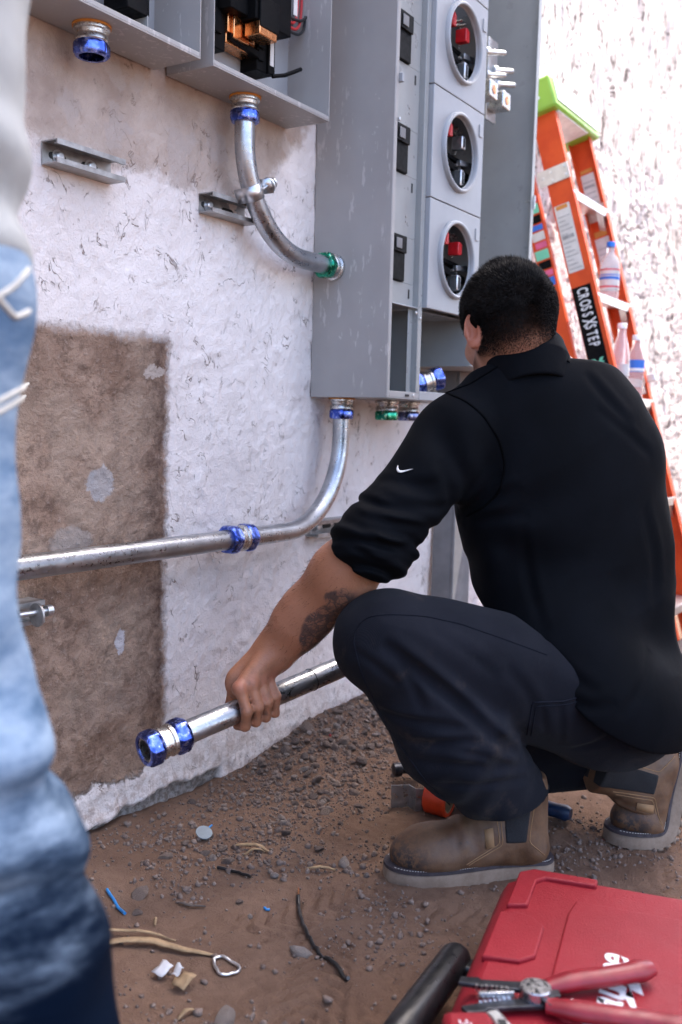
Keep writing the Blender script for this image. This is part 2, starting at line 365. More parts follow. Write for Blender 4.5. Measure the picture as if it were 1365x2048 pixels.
zone = g.ma('MAXIMUM', g.mr(g.noise(3.0, 2, vec=flat), .36, .56, .35, 1), g.mr(x, 2.9, 3.3))
cr = g.ma('MULTIPLY', g.ma('MAXIMUM', g.ma('MAXIMUM', g.ma('MAXIMUM', c1, c2), c3), g.ma('MAXIMUM', c4, c5)), zone)
peel = g.noise(210, 3, .6, vec=flat); lump = g.noise(36, 4, .6, vec=flat); big = g.noise(5, 3, vec=flat)
white = g.mix(g.mr(big, .3, .7), (.745, .670, .632), (.82, .745, .705))
white = g.mix(g.mr(lump, .55, .8, 0, .18), white, (.52, .43, .41))
nb = g.noise(30, 6, .75, vec=flat); nb2 = g.noise(7, 4, .6, vec=flat); nb3 = g.noise(75, 5, .7, vec=flat); nb4 = g.noise(3.2, 3, .5, vec=flat)
# bare scratch coat: a square patch with a fuzzy sprayed edge
brown = g.mix(g.mr(nb2, .3, .7), (.25, .155, .108), (.43, .295, .215)); brown = g.mix(g.mr(nb, .48, .62, 0, .6), brown, (.13, .080, .058)); brown = g.mix(g.mr(g.noise(150, 4, .7, vec=flat), .58, .68, 0, .6), brown, (.085, .055, .042))
brown = g.mix(g.mr(nb3, .56, .64, 0, .6), brown, (.42, .315, .25)); brown = g.mix(g.mr(nb4, .50, .62, 0, .55), brown, (.43, .32, .24))
ex = g.ma('ADD', x, g.ma('MULTIPLY', g.ma('SUBTRACT', nb, .5), .035)); ez = g.ma('ADD', z, g.ma('MULTIPLY', g.ma('SUBTRACT', nb, .5), .05))
mx = g.mr(g.ma('ADD', ex, g.ma('MULTIPLY', g.ma('SUBTRACT', nb3, .5), .03)), 1.546, 1.568, 1, 0); mz = g.ma('MULTIPLY', g.mr(ez, .985, 1.012, 1, 0), g.mr(g.ma('ADD', ez, g.ma('MULTIPLY', g.ma('SUBTRACT', nb2, .5), .10)), .100, .112))
mb = g.ma('MULTIPLY', mx, mz)
rim = g.ma('MULTIPLY', mb, g.mr(ex, 1.47, 1.545, 0, .75)); brown = g.mix(g.ma('MULTIPLY', rim, g.mr(nb, .3, .6)), brown, (.095, .055, .042))
def blob(cx, cz, rx, rz):
    dx = g.ma('DIVIDE', g.ma('SUBTRACT', ex, cx), rx); dz = g.ma('DIVIDE', g.ma('SUBTRACT', ez, cz), rz)
    r2 = g.ma('ADD', g.ma('MULTIPLY', dx, dx), g.ma('MULTIPLY', dz, dz)); return g.mr(g.ma('ADD', r2, g.ma('MULTIPLY', g.ma('SUBTRACT', nb3, .5), 1.6)), .8, 1.25, 1, 0)
brown = g.mix(g.ma('MULTIPLY', blob(1.375, .708, .035, .032), .8), brown, (.47, .44, .43)); brown = g.mix(blob(1.43, .390, .012, .024), brown, (.56, .52, .53))
brown = g.mix(g.ma('MULTIPLY', blob(1.52, .93, .03, .012), .8), brown, (.55, .46, .40)); brown = g.mix(g.ma('MULTIPLY', blob(1.30, .60, .05, .03), .6), brown, (.36, .32, .29))
# tan undercoat left bare round the upper boxes, with a ragged lower edge
up = g.ma('ADD', z, g.ma('MULTIPLY', g.ma('SUBTRACT', g.noise(9, 5, .65, vec=flat), .5), .17)); lim = g.mr(x, 1.80, 2.07, 1.315, 1.56, False)
mu = g.mr(g.ma('SUBTRACT', up, lim), -.022, .020, 0, .9); mu = g.ma('MULTIPLY', mu, g.mr(x, 2.1, 2.16, 1, 0))
tan = g.mix(g.mr(nb2, .3, .7), (.35, .255, .20), (.55, .44, .37)); tan = g.mix(g.mr(g.noise(11, 3, .5, vec=g.map(loc=(3, 0, 5), vec=flat)), .55, .60, 0, .65), tan, (.45, .375, .335))
tan = g.mix(g.mr(nb, .60, .72, 0, .5), tan, (.16, .115, .09))
col = g.mix(g.ma('MULTIPLY', cr, .80), white, (.23, .16, .125)); col = g.mix(g.ma('MULTIPLY', g.ma('MAXIMUM', c4, c5), .85), col, (.13, .105, .095))  # larger creases at the sunlit end coloured darker to stand for their shade
col = g.mix(mu, col, tan); col = g.mix(g.ma('MULTIPLY', g.ma('MULTIPLY', mu, cr), .5), col, (.15, .10, .075)); col = g.mix(mb, col, brown)
splash = g.ma('MULTIPLY', g.mr(ez, .06, .16, 1, 0), g.mr(nb, .45, .6, 0, .6)); col = g.mix(splash, col, (.36, .25, .20))
col = g.mix(g.attr('chip'), col, g.mix(g.mr(nb3, .4, .6), (.20, .165, .14), (.42, .38, .35)))
col = g.mix(g.ma('MULTIPLY', g.mr(g.noise(90, 3, .6, vec=flat), .68, .72), .5), col, (.28, .19, .15))
h = g.ma('SUBTRACT', g.ma('ADD', g.ma('MULTIPLY', peel, .36), g.ma('MULTIPLY', lump, .26)), g.ma('MULTIPLY', cr, .45))
h = g.ma('ADD', h, g.ma('MULTIPLY', zone, g.ma('ADD', g.mr(plat[0], .46, .54, 0, .10), g.mr(plat[2], .47, .53, 0, .14))))
hb = g.ma('ADD', g.ma('MULTIPLY', nb, 1.5), g.ma('MULTIPLY', nb3, 1.5))
hh = g.mix(g.ma('MAXIMUM', mb, g.ma('MULTIPLY', mu, .35)), h, hb)
g.set(col=col, rough=.92, spec=.25, nrm=g.bump(hh, .0065, 1.0))

xs = np.concatenate([np.arange(-2.5, .9, .08), np.arange(.9, 3.3, .006), 3.3*1.0025**np.arange(1, 560)])
xs = xs[xs < 14]; zs = np.concatenate([np.arange(-.12, 2.05, .006), np.arange(2.05, 4.6, .05)])
XX, ZZ = np.meshgrid(xs, zs, indexing='ij')
d = .010*(fbm(XX*4, ZZ*4, 3)-.5) + .0035*(fbm(XX*22, ZZ*22, 4, .6)-.5) + .0028*(vnoise(XX*95, ZZ*95)-.5)
inb = sstep(1.572, 1.552, XX+.02*(fbm(XX*40, ZZ*40, 2)-.5))*sstep(1.01, .99, ZZ)*sstep(.09, .11, ZZ)
d += .006*(fbm(XX*16+4, ZZ*11, 4, .62)-.5)*sstep(2.9, 3.3, XX)
d += .0022*sstep(.47, .53, fbm(XX*15, ZZ*13, 4, .6)) + .0035*sstep(.44, .52, fbm(XX*12+7, ZZ*10, 4, .6))*sstep(2.9, 3.4, XX)
d -= (.013*sstep(.035, .0, np.abs(fbm(XX*7, ZZ*4.2, 4, .6)-.5))*sstep(.40, .55, fbm(XX*3+1, ZZ*3, 2)) + .009*sstep(.03, .0, np.abs(fbm(XX*13+3, ZZ*8, 3, .6)-.5))*sstep(.42, .55, fbm(XX*5+8, ZZ*5, 2)))*sstep(2.95, 3.3, XX)
d += inb*(-.003 + .011*(fbm(XX*30+9, ZZ*30, 4, .65)-.5))
lim = .038 + .075*(fbm(XX*9+2, XX*0+3.3, 3)-.42)*sstep(1.75, 1.45, XX)
lim = np.where(XX > 1.75, -.02, lim) + .012*(fbm(XX*50, ZZ*50, 3)-.5)
chip = sstep(.004, -.004, ZZ-lim)
d -= chip*(.016 + .012*(fbm(XX*45, ZZ*45, 3)-.5))
d += .010*sstep(.02, .0, np.abs(ZZ-lim-.006))*(1-chip)*sstep(1.8, 1.5, XX)*(fbm(XX*30, ZZ*3, 2))
V = np.stack([XX, -d, ZZ], -1).reshape(-1, 3); ni, nj = XX.shape
idx = np.arange(ni*nj).reshape(ni, nj)
Fq = np.stack([idx[:-1, :-1], idx[1:, :-1], idx[1:, 1:], idx[:-1, 1:]], -1).reshape(-1, 4)
def grid_mesh(name, V, Fq):
    me = bpy.data.meshes.new(name); me.vertices.add(len(V)); me.vertices.foreach_set('co', V.astype(np.float32).ravel())
    k = Fq.shape[1]; me.loops.add(Fq.size); me.loops.foreach_set('vertex_index', Fq.astype(np.int32).ravel())
    me.polygons.add(len(Fq)); me.polygons.foreach_set('loop_start', np.arange(0, Fq.size, k, dtype=np.int32))
    me.update(calc_edges=True); me.validate(); return me
def fattr(me, name, a):
    at_ = me.attributes.new(name, 'FLOAT', 'POINT'); at_.data.foreach_set('value', np.asarray(a, np.float32).ravel())
me = grid_mesh('stucco_wall', V, Fq); fattr(me, 'chip', chip)
wall = finish('stucco_wall', me, 'stucco', None, 180)
tag(wall, 'pale pink stucco wall with a square brown patch behind the pipes', 'wall')

# ------------------------------------------------------------------ ground
def gz_bank(x, y):      # low gravel bank against the wall
    return .055*sstep(1.65, 2.25, x)*sstep(-.42, -.03, y) + .02*sstep(-.25, -.0, y)
def chev(x, y, cx, cy, ang, L=.28, Wd=.10):
    u = (x-cx)*cos(ang)+(y-cy)*sin(ang); w = -(x-cx)*sin(ang)+(y-cy)*cos(ang)
    inside = sstep(Wd/2+.008, Wd/2-.004, np.abs(w))*sstep(L/2+.01, L/2-.01, np.abs(u))
    s = np.sin((u + np.abs(w)*.8)*2*pi/.032)
    return -inside*(.0035 + .0045*sstep(.0, .5, s))
def ground_z(x, y):
    z = gz_bank(x, y) + .026*(fbm(x*2.3+5, y*2.3, 3)-.5) + .014*(fbm(x*11, y*11, 4, .55)-.5)
    z = z + .007*(fbm(x*45, y*45, 3, .6)-.5)
    for a in ((1.22, -.62, .5), (1.30, -.80, 1.2), (1.55, -.78, 2.2), (1.08, -.66, -.3), (1.95, -1.0, .3), (1.72, -1.05, .9), (1.4, -.5, 2.7), (2.2, -1.0, 1.5)):
        z = z + chev(x, y, *a)
    return z - .006
xs = np.concatenate([-60*1.18**-np.arange(0, 26), np.arange(.2, .8, .02), np.arange(.8, 2.6, .0055), 2.6+.006*1.06**np.arange(0, 160)])
xs = np.unique(np.clip(np.concatenate([[-400], xs, [400]]), -400, 400))
ys = np.concatenate([-60*1.2**-np.arange(0, 21), np.arange(-1.4, .02, .0055), [.2, .5, 2, 10, 60, 400]])
ys = np.unique(np.concatenate([[-400], ys]))
XX, YY = np.meshgrid(xs, ys, indexing='ij'); ZZ = ground_z(XX, YY)
far = sstep(4, 9, np.maximum(np.abs(XX-1.5), np.abs(YY+.7))); ZZ = ZZ*(1-far)
ni, nj = XX.shape; idx = np.arange(ni*nj).reshape(ni, nj)
Fq = np.stack([idx[:-1, :-1], idx[1:, :-1], idx[1:, 1:], idx[:-1, 1:]], -1).reshape(-1, 4)
ground = finish('ground', grid_mesh('ground', np.stack([XX, YY, ZZ], -1).reshape(-1, 3), Fq), 'dirt', None, 180, kind='structure')
def gz(x, y): return float(ground_z(np.array([x]), np.array([y]))[0])

# unseen block, added to keep the sun off this end of the wall
mb_ = MB(); mb_.box((5.0, -6.0, -.2), (9.75, -3.0, 16.8))
blocker = mb_.build('sun_blocker', 'blocker_concrete', kind='structure', smooth=0, bevel=.01)
# ------------------------------------------------------------------ meter cabinet
PX0, PX1, PX2, PD, PZ0, PZ1 = 2.078, 2.538, 2.945, .22, .898, 2.75
T = .003
cab = thing('meter_cabinet', 'tall grey steel meter cabinet with three round meter sockets on the wall', 'meter cabinet', (PX0+.43, -PD/2, PZ0))
m = MB(); m.box((PX0, -PD, PZ0), (PX0+T, -.002, PZ1)); m.box((PX0+T, -PD, PZ0), (PX0+.016, -PD+T, PZ1)); m.build('side_panel', 'enclosure_paint', cab, bevel=.0012)
m = MB(); m.box((PX0+T, -.010, PZ0+.004), (PX2-T, -.006, PZ1)); m.build('back_panel', 'inner_paint', cab)
m = MB(); m.box((PX0+T, -PD, PZ0), (PX1-.01, -.01, PZ0+T)); m.box((PX0+.016, -PD, PZ0+T), (PX1-.01, -PD+T, PZ0+.018)); m.build('bottom_panel', 'enclosure_paint', cab, bevel=.001)
m = MB(); m.box((PX2-T, -PD, 1.00), (PX2, -.002, PZ1)); m.box((PX2-.022, -PD, 1.0), (PX2-T, -PD+T, PZ1)); m.build('side_panel', 'inner_paint', cab, bevel=.0012)
m = MB(); m.box((PX1, -PD+.004, 1.0), (PX1+.003, -.012, PZ1)); m.build('divider', 'inner_paint', cab, bevel=.001)
m = MB(); m.box((PX1+.003, -PD, 1.0), (PX2-T, -.012, 1.003)); m.build('bottom_panel', 'enclosure_paint', cab, bevel=.001)
m = MB(); m.box((PX2-.0045, -.19, 1.524), (PX2-.003, -.218, 1.5265)); m.box((PX2-.007, -.2255, 1.50), (PX2-.002, -.2205, 1.54)); m.build('hinge', 'bright_zinc', cab)
# breaker column: a plate set back from the front edge, folded along its right side
m = MB()
bz = [(1.235, .055), (1.49, .055), (1.745, .055), (2.0, .055)]
xl, xr = PX0+.016, 2.222; yb = -PD+.014
edges = [1.122]
for zc, hh in bz: edges += [zc-hh, zc+hh]
edges.append(PZ1)
for i in range(0, len(edges), 2): m.box((xl, yb, edges[i]), (xr, yb+.002, edges[i+1]))
for zc, hh in bz: m.box((2.165, yb, zc-hh), (xr, yb+.002, zc+hh))
m.box((2.222, -PD-.001, PZ0+.018), (2.2245, yb+.002, PZ1)); m.box((2.2245, -PD-.001, PZ0+.018), (2.243, -PD+.002, PZ1))
m.box((2.2, yb, PZ0+.018), (2.222, yb+.002, 1.122))
m.build('breaker_plate', 'inner_paint', cab, bevel=.001)
for zc, hh in bz[:3]:
    b = MB(); b.box((2.097, yb-.008, zc-hh+.001), (2.160, yb+.05, zc+hh-.001)); b.box((2.097, yb-.013, zc+.012), (2.160, yb-.008, zc+hh-.002)); o = b.build('breaker_mount', 'black_plastic', cab, bevel=.002)
    b = MB(); b.box((2.106, yb-.0155, zc+.020), (2.132, yb-.0132, zc+.044)); b.build('contact', 'board_grey', o, bevel=.001)
    b = MB(); b.box((2.194, yb-.0012, zc-.09), (2.200, yb-.0004, zc-.068)); b.build('slot', 'black_matte', cab)
    b = MB(); b.box((2.105, yb-.0012, zc+.115), (2.108, yb-.0004, zc+.130)); b.build('slot', 'black_matte', cab)
    for q in (.092, .104):
        b = MB(); b.lathe((2.172, yb, zc+q), (0, -1, 0), [(0, .003), (.0012, .003), (.0018, .002)], 10); b.build('rivet', 'enclosure_paint', cab)
b = MB(); b.box((2.096, -PD-.008, 1.632), (2.106, -PD+.02, 1.652)); b.build('latch_tab', 'cover_paint', cab, bevel=.001)
b = MB(); b.box((2.096, -PD-.004, 1.545), (2.102, -PD+.02, 1.552)); b.build('latch_tab', 'bright_zinc', cab, bevel=.001)
# meter covers, each with a round opening and a rolled ring
def cover(z0, z1, X0, X1, rc, parent):
    cx, cz, r = rc; yf = -PD-.014; m = MB(); n = 64; vs = []; fs = []
    # outer rectangle sampled radially so that the sheet is a clean ring of quads
    for k in range(n):
        a = 2*pi*k/n; ca, sa = cos(a), sin(a)
        t = min(((X1-cx) if ca > 0 else (cx-X0))/max(abs(ca), 1e-6), ((z1-cz) if sa > 0 else (cz-z0))/max(abs(sa), 1e-6))
        vs.append((cx+ca*t, yf, cz+sa*t)); vs.append((cx+ca*r, yf, cz+sa*r)); vs.append((cx+ca*(r-.001), yf+.004, cz+sa*(r-.001)))
    corners = [(X0, z0), (X1, z0), (X1, z1), (X0, z1)]
    for (a, c) in corners:      # snap the nearest radial sample to each corner
        k = min(range(n), key=lambda q: (vs[3*q][0]-a)**2+(vs[3*q][2]-c)**2); vs[3*k] = (a, yf, c)
    for k in range(n):
        k2 = (k+1) % n; fs.append((3*k, 3*k2, 3*k2+1, 3*k+1)); fs.append((3*k+1, 3*k2+1, 3*k2+2, 3*k+2))
    for k in range(n):
        vs.append((vs[3*k][0], yf+.014, vs[3*k][2]))
    for k in range(n):
        k2 = (k+1) % n; fs.append((3*k, 3*n+k, 3*n+k2, 3*k2))
    m.add(vs, fs); o = m.build('meter_cover', 'cover_paint', parent, smooth=30, bevel=.0015)
    ring = MB(); pr = []
    for a in np.linspace(0, pi, 9): pr.append((.012+.006*sin(a)*2.2, r+.0075-.0075*cos(a)))
    pr = [(.0, r+.0115), (.007, r+.0115), (.0105, r+.0095), (.0120, r+.0060), (.0105, r+.0025), (.006, r+.0005), (.0, r+.0003)]
    ring.lathe((cx, yf, cz), (0, -1, 0), pr, 64, caps=False); ring.build('ring', 'cover_paint', o)
    lt = MB(); lt.box((X1-.030, yf-.0025, z1-.062), (X1-.010, yf-.0002, z1-.030)); lt.build('latch_plate', 'cover_paint', o, bevel=.0012)
    return o
MZ = [1.127, 1.399, 1.671, 1.943]
for i, z0 in enumerate(MZ):
    z1 = z0+.2695; cz = z0+.138; cx = 2.392; r = .0885
    o = cover(z0, z1, 2.244, 2.5375, (cx, cz, r), cab)
    if i == 3: continue
    # inside the socket: black insulating blocks with sprung jaws; y is measured back from the cover
    Y = lambda q: -PD-.012+q
    def pt(name, mat, fn, bev=.0015):
        m = MB(); fn(m); return m.build(name, mat, o, smooth=30, bevel=bev)
    pt('socket_back', 'inner_paint', lambda m: m.box((cx-.13, Y(.085), cz-.128), (cx+.140, Y(.088), cz+.128)))
    pt('socket_side', 'inner_paint', lambda m: m.box((cx+.137, Y(.004), cz-.128), (cx+.140, Y(.085), cz+.128)))
    pt('socket_block', 'black_plastic', lambda m: m.box((cx-.100, Y(.030), cz-.004), (cx-.052, Y(.084), cz+.090)))
    pt('socket_block', 'black_plastic', lambda m: m.box((cx-.085, Y(.024), cz-.100), (cx-.015, Y(.084), cz-.036)))
    pt('socket_block', 'black_plastic', lambda m: (m.box((cx+.000, Y(.028), cz-.100), (cx+.085, Y(.084), cz-.040)), m.box((cx+.085, Y(.035), cz-.085), (cx+.115, Y(.084), cz-.03))))
    pt('cross_bar', 'black_plastic', lambda m: m.obox((cx+.02, Y(.045), cz-.022), ((1, 0, -.12), (0, 1, 0), (.12, 0, 1)), (.105, .018, .009)))
    pt('cross_bar', 'black_plastic', lambda m: m.obox((cx+.03, Y(.055), cz+.006), ((1, 0, -.05), (0, 1, 0), (.05, 0, 1)), (.10, .015, .006)))
    for (dx, dz, h, red) in ((-.030, .054, .034, True), (.048, .038, .034, i != 1), (-.048, -.060, .046, False), (.048, -.052, .042, False)):
        j = pt('jaw_cap' if red else 'jaw', 'red_plastic' if red else 'bright_zinc', lambda m: (m.box((cx+dx-.010, Y(.008), cz+dz-h/2), (cx+dx+.006, Y(.040), cz+dz+h/2)), m.box((cx+dx+.0075, Y(.010), cz+dz-h/2+.002), (cx+dx+.016, Y(.038), cz+dz+h/2-.002))), .0025)
        m = MB(); m.box((cx+dx-.004, Y(.0068), cz+dz-h/2+.006), (cx+dx+.003, Y(.0081), cz+dz+h/2-.006)); m.build('jaw_slot', 'black_matte' if not red else 'red_plastic', j)
        for e in (.0, .013):
            m = MB(); m.lathe((cx+dx-.012+e*1.6, Y(.045), cz+dz+(.036 if dz > 0 else .033)-e*.3), (.1, -1, 0), [(0, .0065), (.007, .0065), (.007, .0036), (.024, .0036)], 8); m.build('terminal_screw', 'cast_silver', o)
    pt('lever', 'galvanised', lambda m: m.obox((cx+.082, Y(.022), cz-.008), ((1, 0, .10), (0, 1, 0), (-.10, 0, 1)), (.034, .006, .007)), .001)
    pt('spacer', 'bright_zinc', lambda m: m.box((cx-.075, Y(.018), cz-.095), (cx-.067, Y(.05), cz-.03)), .001)
    for pth in ([(cx+.085, Y(.05), cz+.085), (cx+.083, Y(.045), cz+.05), (cx+.080, Y(.05), cz+.02)], [(cx+.060, Y(.02), cz-.075), (cx+.068, Y(.015), cz-.090), (cx+.050, Y(.02), cz-.11)]):
        m = MB(); m.tube(pth, .0028, 8); m.build('sense_wire', 'cast_silver', o)
# lower wireway: dark compartments under the meters, flanged edges, terminal strip
m = MB(); m.box((PX0+.016, -PD, 1.1225), (2.222, yb, 1.1255)); m.build('sill', 'cover_paint', cab, bevel=.001)
m = MB(); m.box((2.243, -PD-.001, PZ0), (2.5375, -PD+.002, PZ0+.022)); m.box((2.243, -PD+.002, PZ0+.0002), (2.5375, -PD+.05, PZ0+.0025)); m.build('front_lip', 'cover_paint', cab, bevel=.001)
m = MB(); m.box((2.2432, -PD+.003, PZ0+.003), (2.2455, -.011, 1.1224)); m.build('divider', 'inner_paint', cab)
m = MB(); m.box((PX0+T, -PD+.03, 1.1256), (2.5375, -.011, 1.1268)); m.build('shelf', 'inner_paint', cab)
m = MB(); m.box((2.262, -.10, .955), (2.282, -.085, 1.11)); o = m.build('terminal_strip', 'cast_silver', cab, bevel=.002)
for k in range(7):
    b = MB(); b.lathe((2.272, -.10, .965+k*.0215), (0, -1, 0), [(0, .006), (.002, .006), (.002, .004), (.005, .0035)], 10); b.build('terminal_screw', 'copper', o)
m = MB(); m.box((2.283, -.095, .955), (2.33, -.0905, 1.10)); m.build('mounting_plate', 'strut_zinc', cab, bevel=.001)
b = MB(); b.box((2.17, -PD-.0015, PZ0+.006), (2.19, -PD-.0002, PZ0+.012)); b.build('slot', 'black_matte', cab)
for p in ((2.213, -PD+.0005, 1.112), (2.21, -PD-.001, PZ0+.010), (2.2335, -PD-.001, 1.10)):
    b = MB(); b.lathe(p, (0, -1, 0), [(0, .004), (.002, .004), (.003, .002)], 10); b.build('screw', 'bright_zinc', cab)
# lugs and bus in the right-hand section
LG = lambda px, py, y=-.17: on_plane(px, py, 1, y)
c0 = LG(985, 150, -.15); m = MB(); m.box((c0[0]-.03, -.150, c0[2]-.13), (c0[0]+.035, -.143, c0[2]+.10)); ob = m.build('bus_bar', 'bright_zinc', cab, bevel=.001)
for (px, py) in ((972, 103), (988, 140), (972, 148), (992, 168)):
    c = LG(px, py, -.155); m = MB(); m.lathe(c, (.80, -.55, .10), [(0, .013), (.010, .013), (.010, .0075), (.062, .0075), (.066, .0055)], 12); m.build('stud', 'bright_zinc', ob)
for (px, py) in ((970, 182), (996, 204)):
    c = LG(px, py, -.17); m = MB(); m.box((c[0]-.026, -.200, c[2]-.024), (c[0]+.026, -.150, c[2]+.024)); o2 = m.build('lug', 'cast_silver', ob, bevel=.004)
    m = MB(); m.lathe((c[0], -.2002, c[2]), (0, -1, 0), [(0, .013), (.0008, .013), (.001, .006)], 14); m.build('lug_screw', 'copper', o2)
b = MB(); b.box((2.60, -.135, 1.33), (2.625, -.130, 1.70)); b.build('bus_bar', 'galvanised', cab, bevel=.001)

def resample0(pts, n):
    pts = np.asarray(pts, float); s_ = np.r_[0, np.cumsum(np.linalg.norm(np.diff(pts, axis=0), axis=1))]; u_ = np.linspace(0, s_[-1], n); o_ = np.stack([np.interp(u_, s_, pts[:, k]) for k in range(3)], 1)
    for _ in range(4): o_[1:-1] = (o_[:-2]+2*o_[1:-1]+o_[2:])/4
    return o_
# ------------------------------------------------------------------ the two upper boxes
BZ, BD = 1.515, .125
def box_thing(X0, X1, label):
    t = thing('electrical_box', label, 'electrical box', ((X0+X1)/2, -BD/2, BZ))
    m = MB(); m.box((X0, -BD, BZ), (X1, -.004, BZ+T)); m.box((X0+T, -BD, BZ+T), (X1-T, -BD+T, BZ+.012)); m.build('bottom_panel', 'enclosure_paint', t, bevel=.001)
    for a in (X0, X1-T):
        m = MB(); m.box((a, -BD, BZ+T), (a+T, -.004, 2.6)); m.build('side_panel', 'enclosure_paint', t, bevel=.001)
    m = MB(); m.box((X0+T, -.008, BZ+T), (X1-T, -.005, 2.6)); m.build('back_panel', 'cover_paint', t)
    return t
e2 = box_thing(1.540, 1.948, 'open grey steel box with black breaker bases, left of the meter cabinet')
e1 = box_thing(1.02, 1.503, 'open grey steel box at the top left corner beside the person in jeans')
def part(name, mat, parent, fn, bevel=.002):
    m = MB(); fn(m); return m.build(name, mat, parent, bevel=bevel)
def pxbox(m, x0, y0, x1, y1, ya, yb_):      # box whose front face is seen between two picture points, standing between depths ya and yb_
    a_ = on_plane(x0, y0, 1, ya); c_ = on_plane(x1, y1, 1, ya); m.box((a_[0], ya, min(a_[2], c_[2])), (c_[0], yb_, max(a_[2], c_[2])))
part('breaker_mount', 'black_plastic', e2, lambda m: (pxbox(m, 428, 92, 452, 0, -.05, -.009), pxbox(m, 431, 60, 446, 20, -.056, -.05)))
part('bus_bar', 'copper', e2, lambda m: (pxbox(m, 456, 62, 512, 14, -.058, -.030), pxbox(m, 468, 74, 500, 36, -.066, -.058)))
part('bus_bar', 'copper', e2, lambda m: pxbox(m, 452, 84, 512, 68, -.050, -.014))
part('busbar_brace', 'black_plastic', e2, lambda m: m.obox(on_plane(485, 92, 1, -.05), ((1, 0, -.1), (0, 1, 0), (.1, 0, 1)), (.05, .010, .007)))
part('breaker_mount', 'black_plastic', e2, lambda m: (pxbox(m, 514, 138, 536, 50, -.055, -.009), pxbox(m, 538, 146, 552, 62, -.062, -.009), pxbox(m, 518, 92, 530, 78, -.060, -.055), pxbox(m, 518, 118, 530, 102, -.060, -.055)))
part('breaker', 'black_plastic', e2, lambda m: (pxbox(m, 512, 34, 585, -40, -.105, -.03), pxbox(m, 522, 50, 560, 10, -.112, -.105)))
part('breaker', 'black_plastic', e2, lambda m: pxbox(m, 462, 12, 505, -40, -.085, -.04))
part('breaker_label', 'paper_label', e2, lambda m: pxbox(m, 588, 28, 596, -10, -.109, -.1075), 0)
part('breaker_label', 'paper_label', e2, lambda m: pxbox(m, 541, 130, 549, 80, -.0645, -.063), 0)
part('terminal', 'copper', e2, lambda m: pxbox(m, 520, 66, 555, 58, -.11, -.07))
part('strap', 'black_plastic', e2, lambda m: m.tube([on_plane(545, 152, 1, -.062), on_plane(570, 150, 1, -.075), on_plane(602, 138, 1, -.075)], .0045, 8), 0)
for k, (mt, dx, lo_) in enumerate((('wire_red', 0, 62), ('wire_black', 9, 72), ('wire_red', -8, 50), ('wire_black', -14, 58), ('wire_black', 16, 44))):
    part('wire', mt, e2, lambda m: m.tube(resample0([on_plane(603+dx, -60, 1, -.04), on_plane(604+dx, 10, 1, -.05), on_plane(600+dx, lo_-10, 1, -.055), on_plane(590+dx*.6, lo_, 1, -.06), on_plane(575, lo_-14, 1, -.06), on_plane(560, lo_-22, 1, -.05)], 24), .0034, 8), 0)
for q in ((1.79, 0), (1.86, .01), (1.885, .0)):
    part('stud', 'bright_zinc', e2, lambda m: (m.cyl((q[0], -.06-q[1], BZ+.003), (q[0], -.06-q[1], BZ+.020), .006, 10), m.cyl((q[0]-.012, -.06-q[1], BZ+.014), (q[0]+.012, -.06-q[1], BZ+.014), .003, 8)), 0)
part('inner_baffle', 'inner_paint', e1, lambda m: m.box((1.395, -.09, BZ+.004), (1.398, -.009, 1.9)), .001)
part('breaker_mount', 'black_plastic', e1, lambda m: pxbox(m, 255, 12, 300, -30, -.09, -.03))
part('breaker_mount', 'black_plastic', e1, lambda m: m.obox((1.33, -.06, 1.600), ((1, 0, .25), (0, 1, 0), (-.25, 0, 1)), (.05, .02, .01)))
for q in (1.26, 1.37):
    part('stud', 'bright_zinc', e1, lambda m: (m.cyl((q, -.10, BZ+.003), (q, -.10, BZ+.016), .008, 10), m.cyl((q-.018, -.10, BZ+.010), (q+.018, -.10, BZ+.010), .004, 8)), 0)

# ------------------------------------------------------------------ compression fittings and conduit
RO, RI = .0215, .0195
def hexnut(p, d, L, r, mat, parent, name='nut'):
    d = np.asarray(d, float)/np.linalg.norm(d); u, v, _ = basis(d); m = MB()
    n = 48; prof = [(0, .90), (.12, .97), (.25, 1.0), (.75, 1.0), (.88, .97), (1, .90)]; vs = []; fs = []
    p = np.asarray(p, float)
    for (t, k) in prof:
        for i in range(n):
            a = 2*pi*i/n; hx = cos(pi/6)/cos((a % (pi/3))-pi/6); rr = r*k*min(hx*1.06, 1.0) if t in (.25, .75, .12, .88) else r*k*.96
            vs.append(p + d*L*t + (u*cos(a)+v*sin(a))*rr)
    for j in range(len(prof)-1):
        for i in range(n):
            i2 = (i+1) % n; fs.append((j*n+i, j*n+i2, (j+1)*n+i2, (j+1)*n+i))
    # bore
    o = len(vs)
    for t in (0, 1):
        for i in range(n):
            a = 2*pi*i/n; vs.append(p + d*L*t + (u*cos(a)+v*sin(a))*(RO+.0006))
    for i in range(n):
        i2 = (i+1) % n
        fs.append((i2, i, o+i, o+i2)); e = (len(prof)-1)*n; fs.append((e+i, e+i2, o+n+i2, o+n+i)); fs.append((o+i2, o+i, o+n+i, o+n+i2))
    m.add(vs, fs); return m.build(name, mat, parent, smooth=25)
def collar(p, d, prof, mat, parent, name='collar'):
    m = MB(); prof = [(0, RO+.0012)]+prof; m.lathe(p, d, prof+[(prof[-1][0], RO+.0012)], 40, caps=False)
    # inner wall closes the ring
    m.lathe(p, d, [(prof[-1][0], RO+.0012), (0, RO+.0012)], 40, caps=False); return m.build(name, mat, parent, smooth=35)
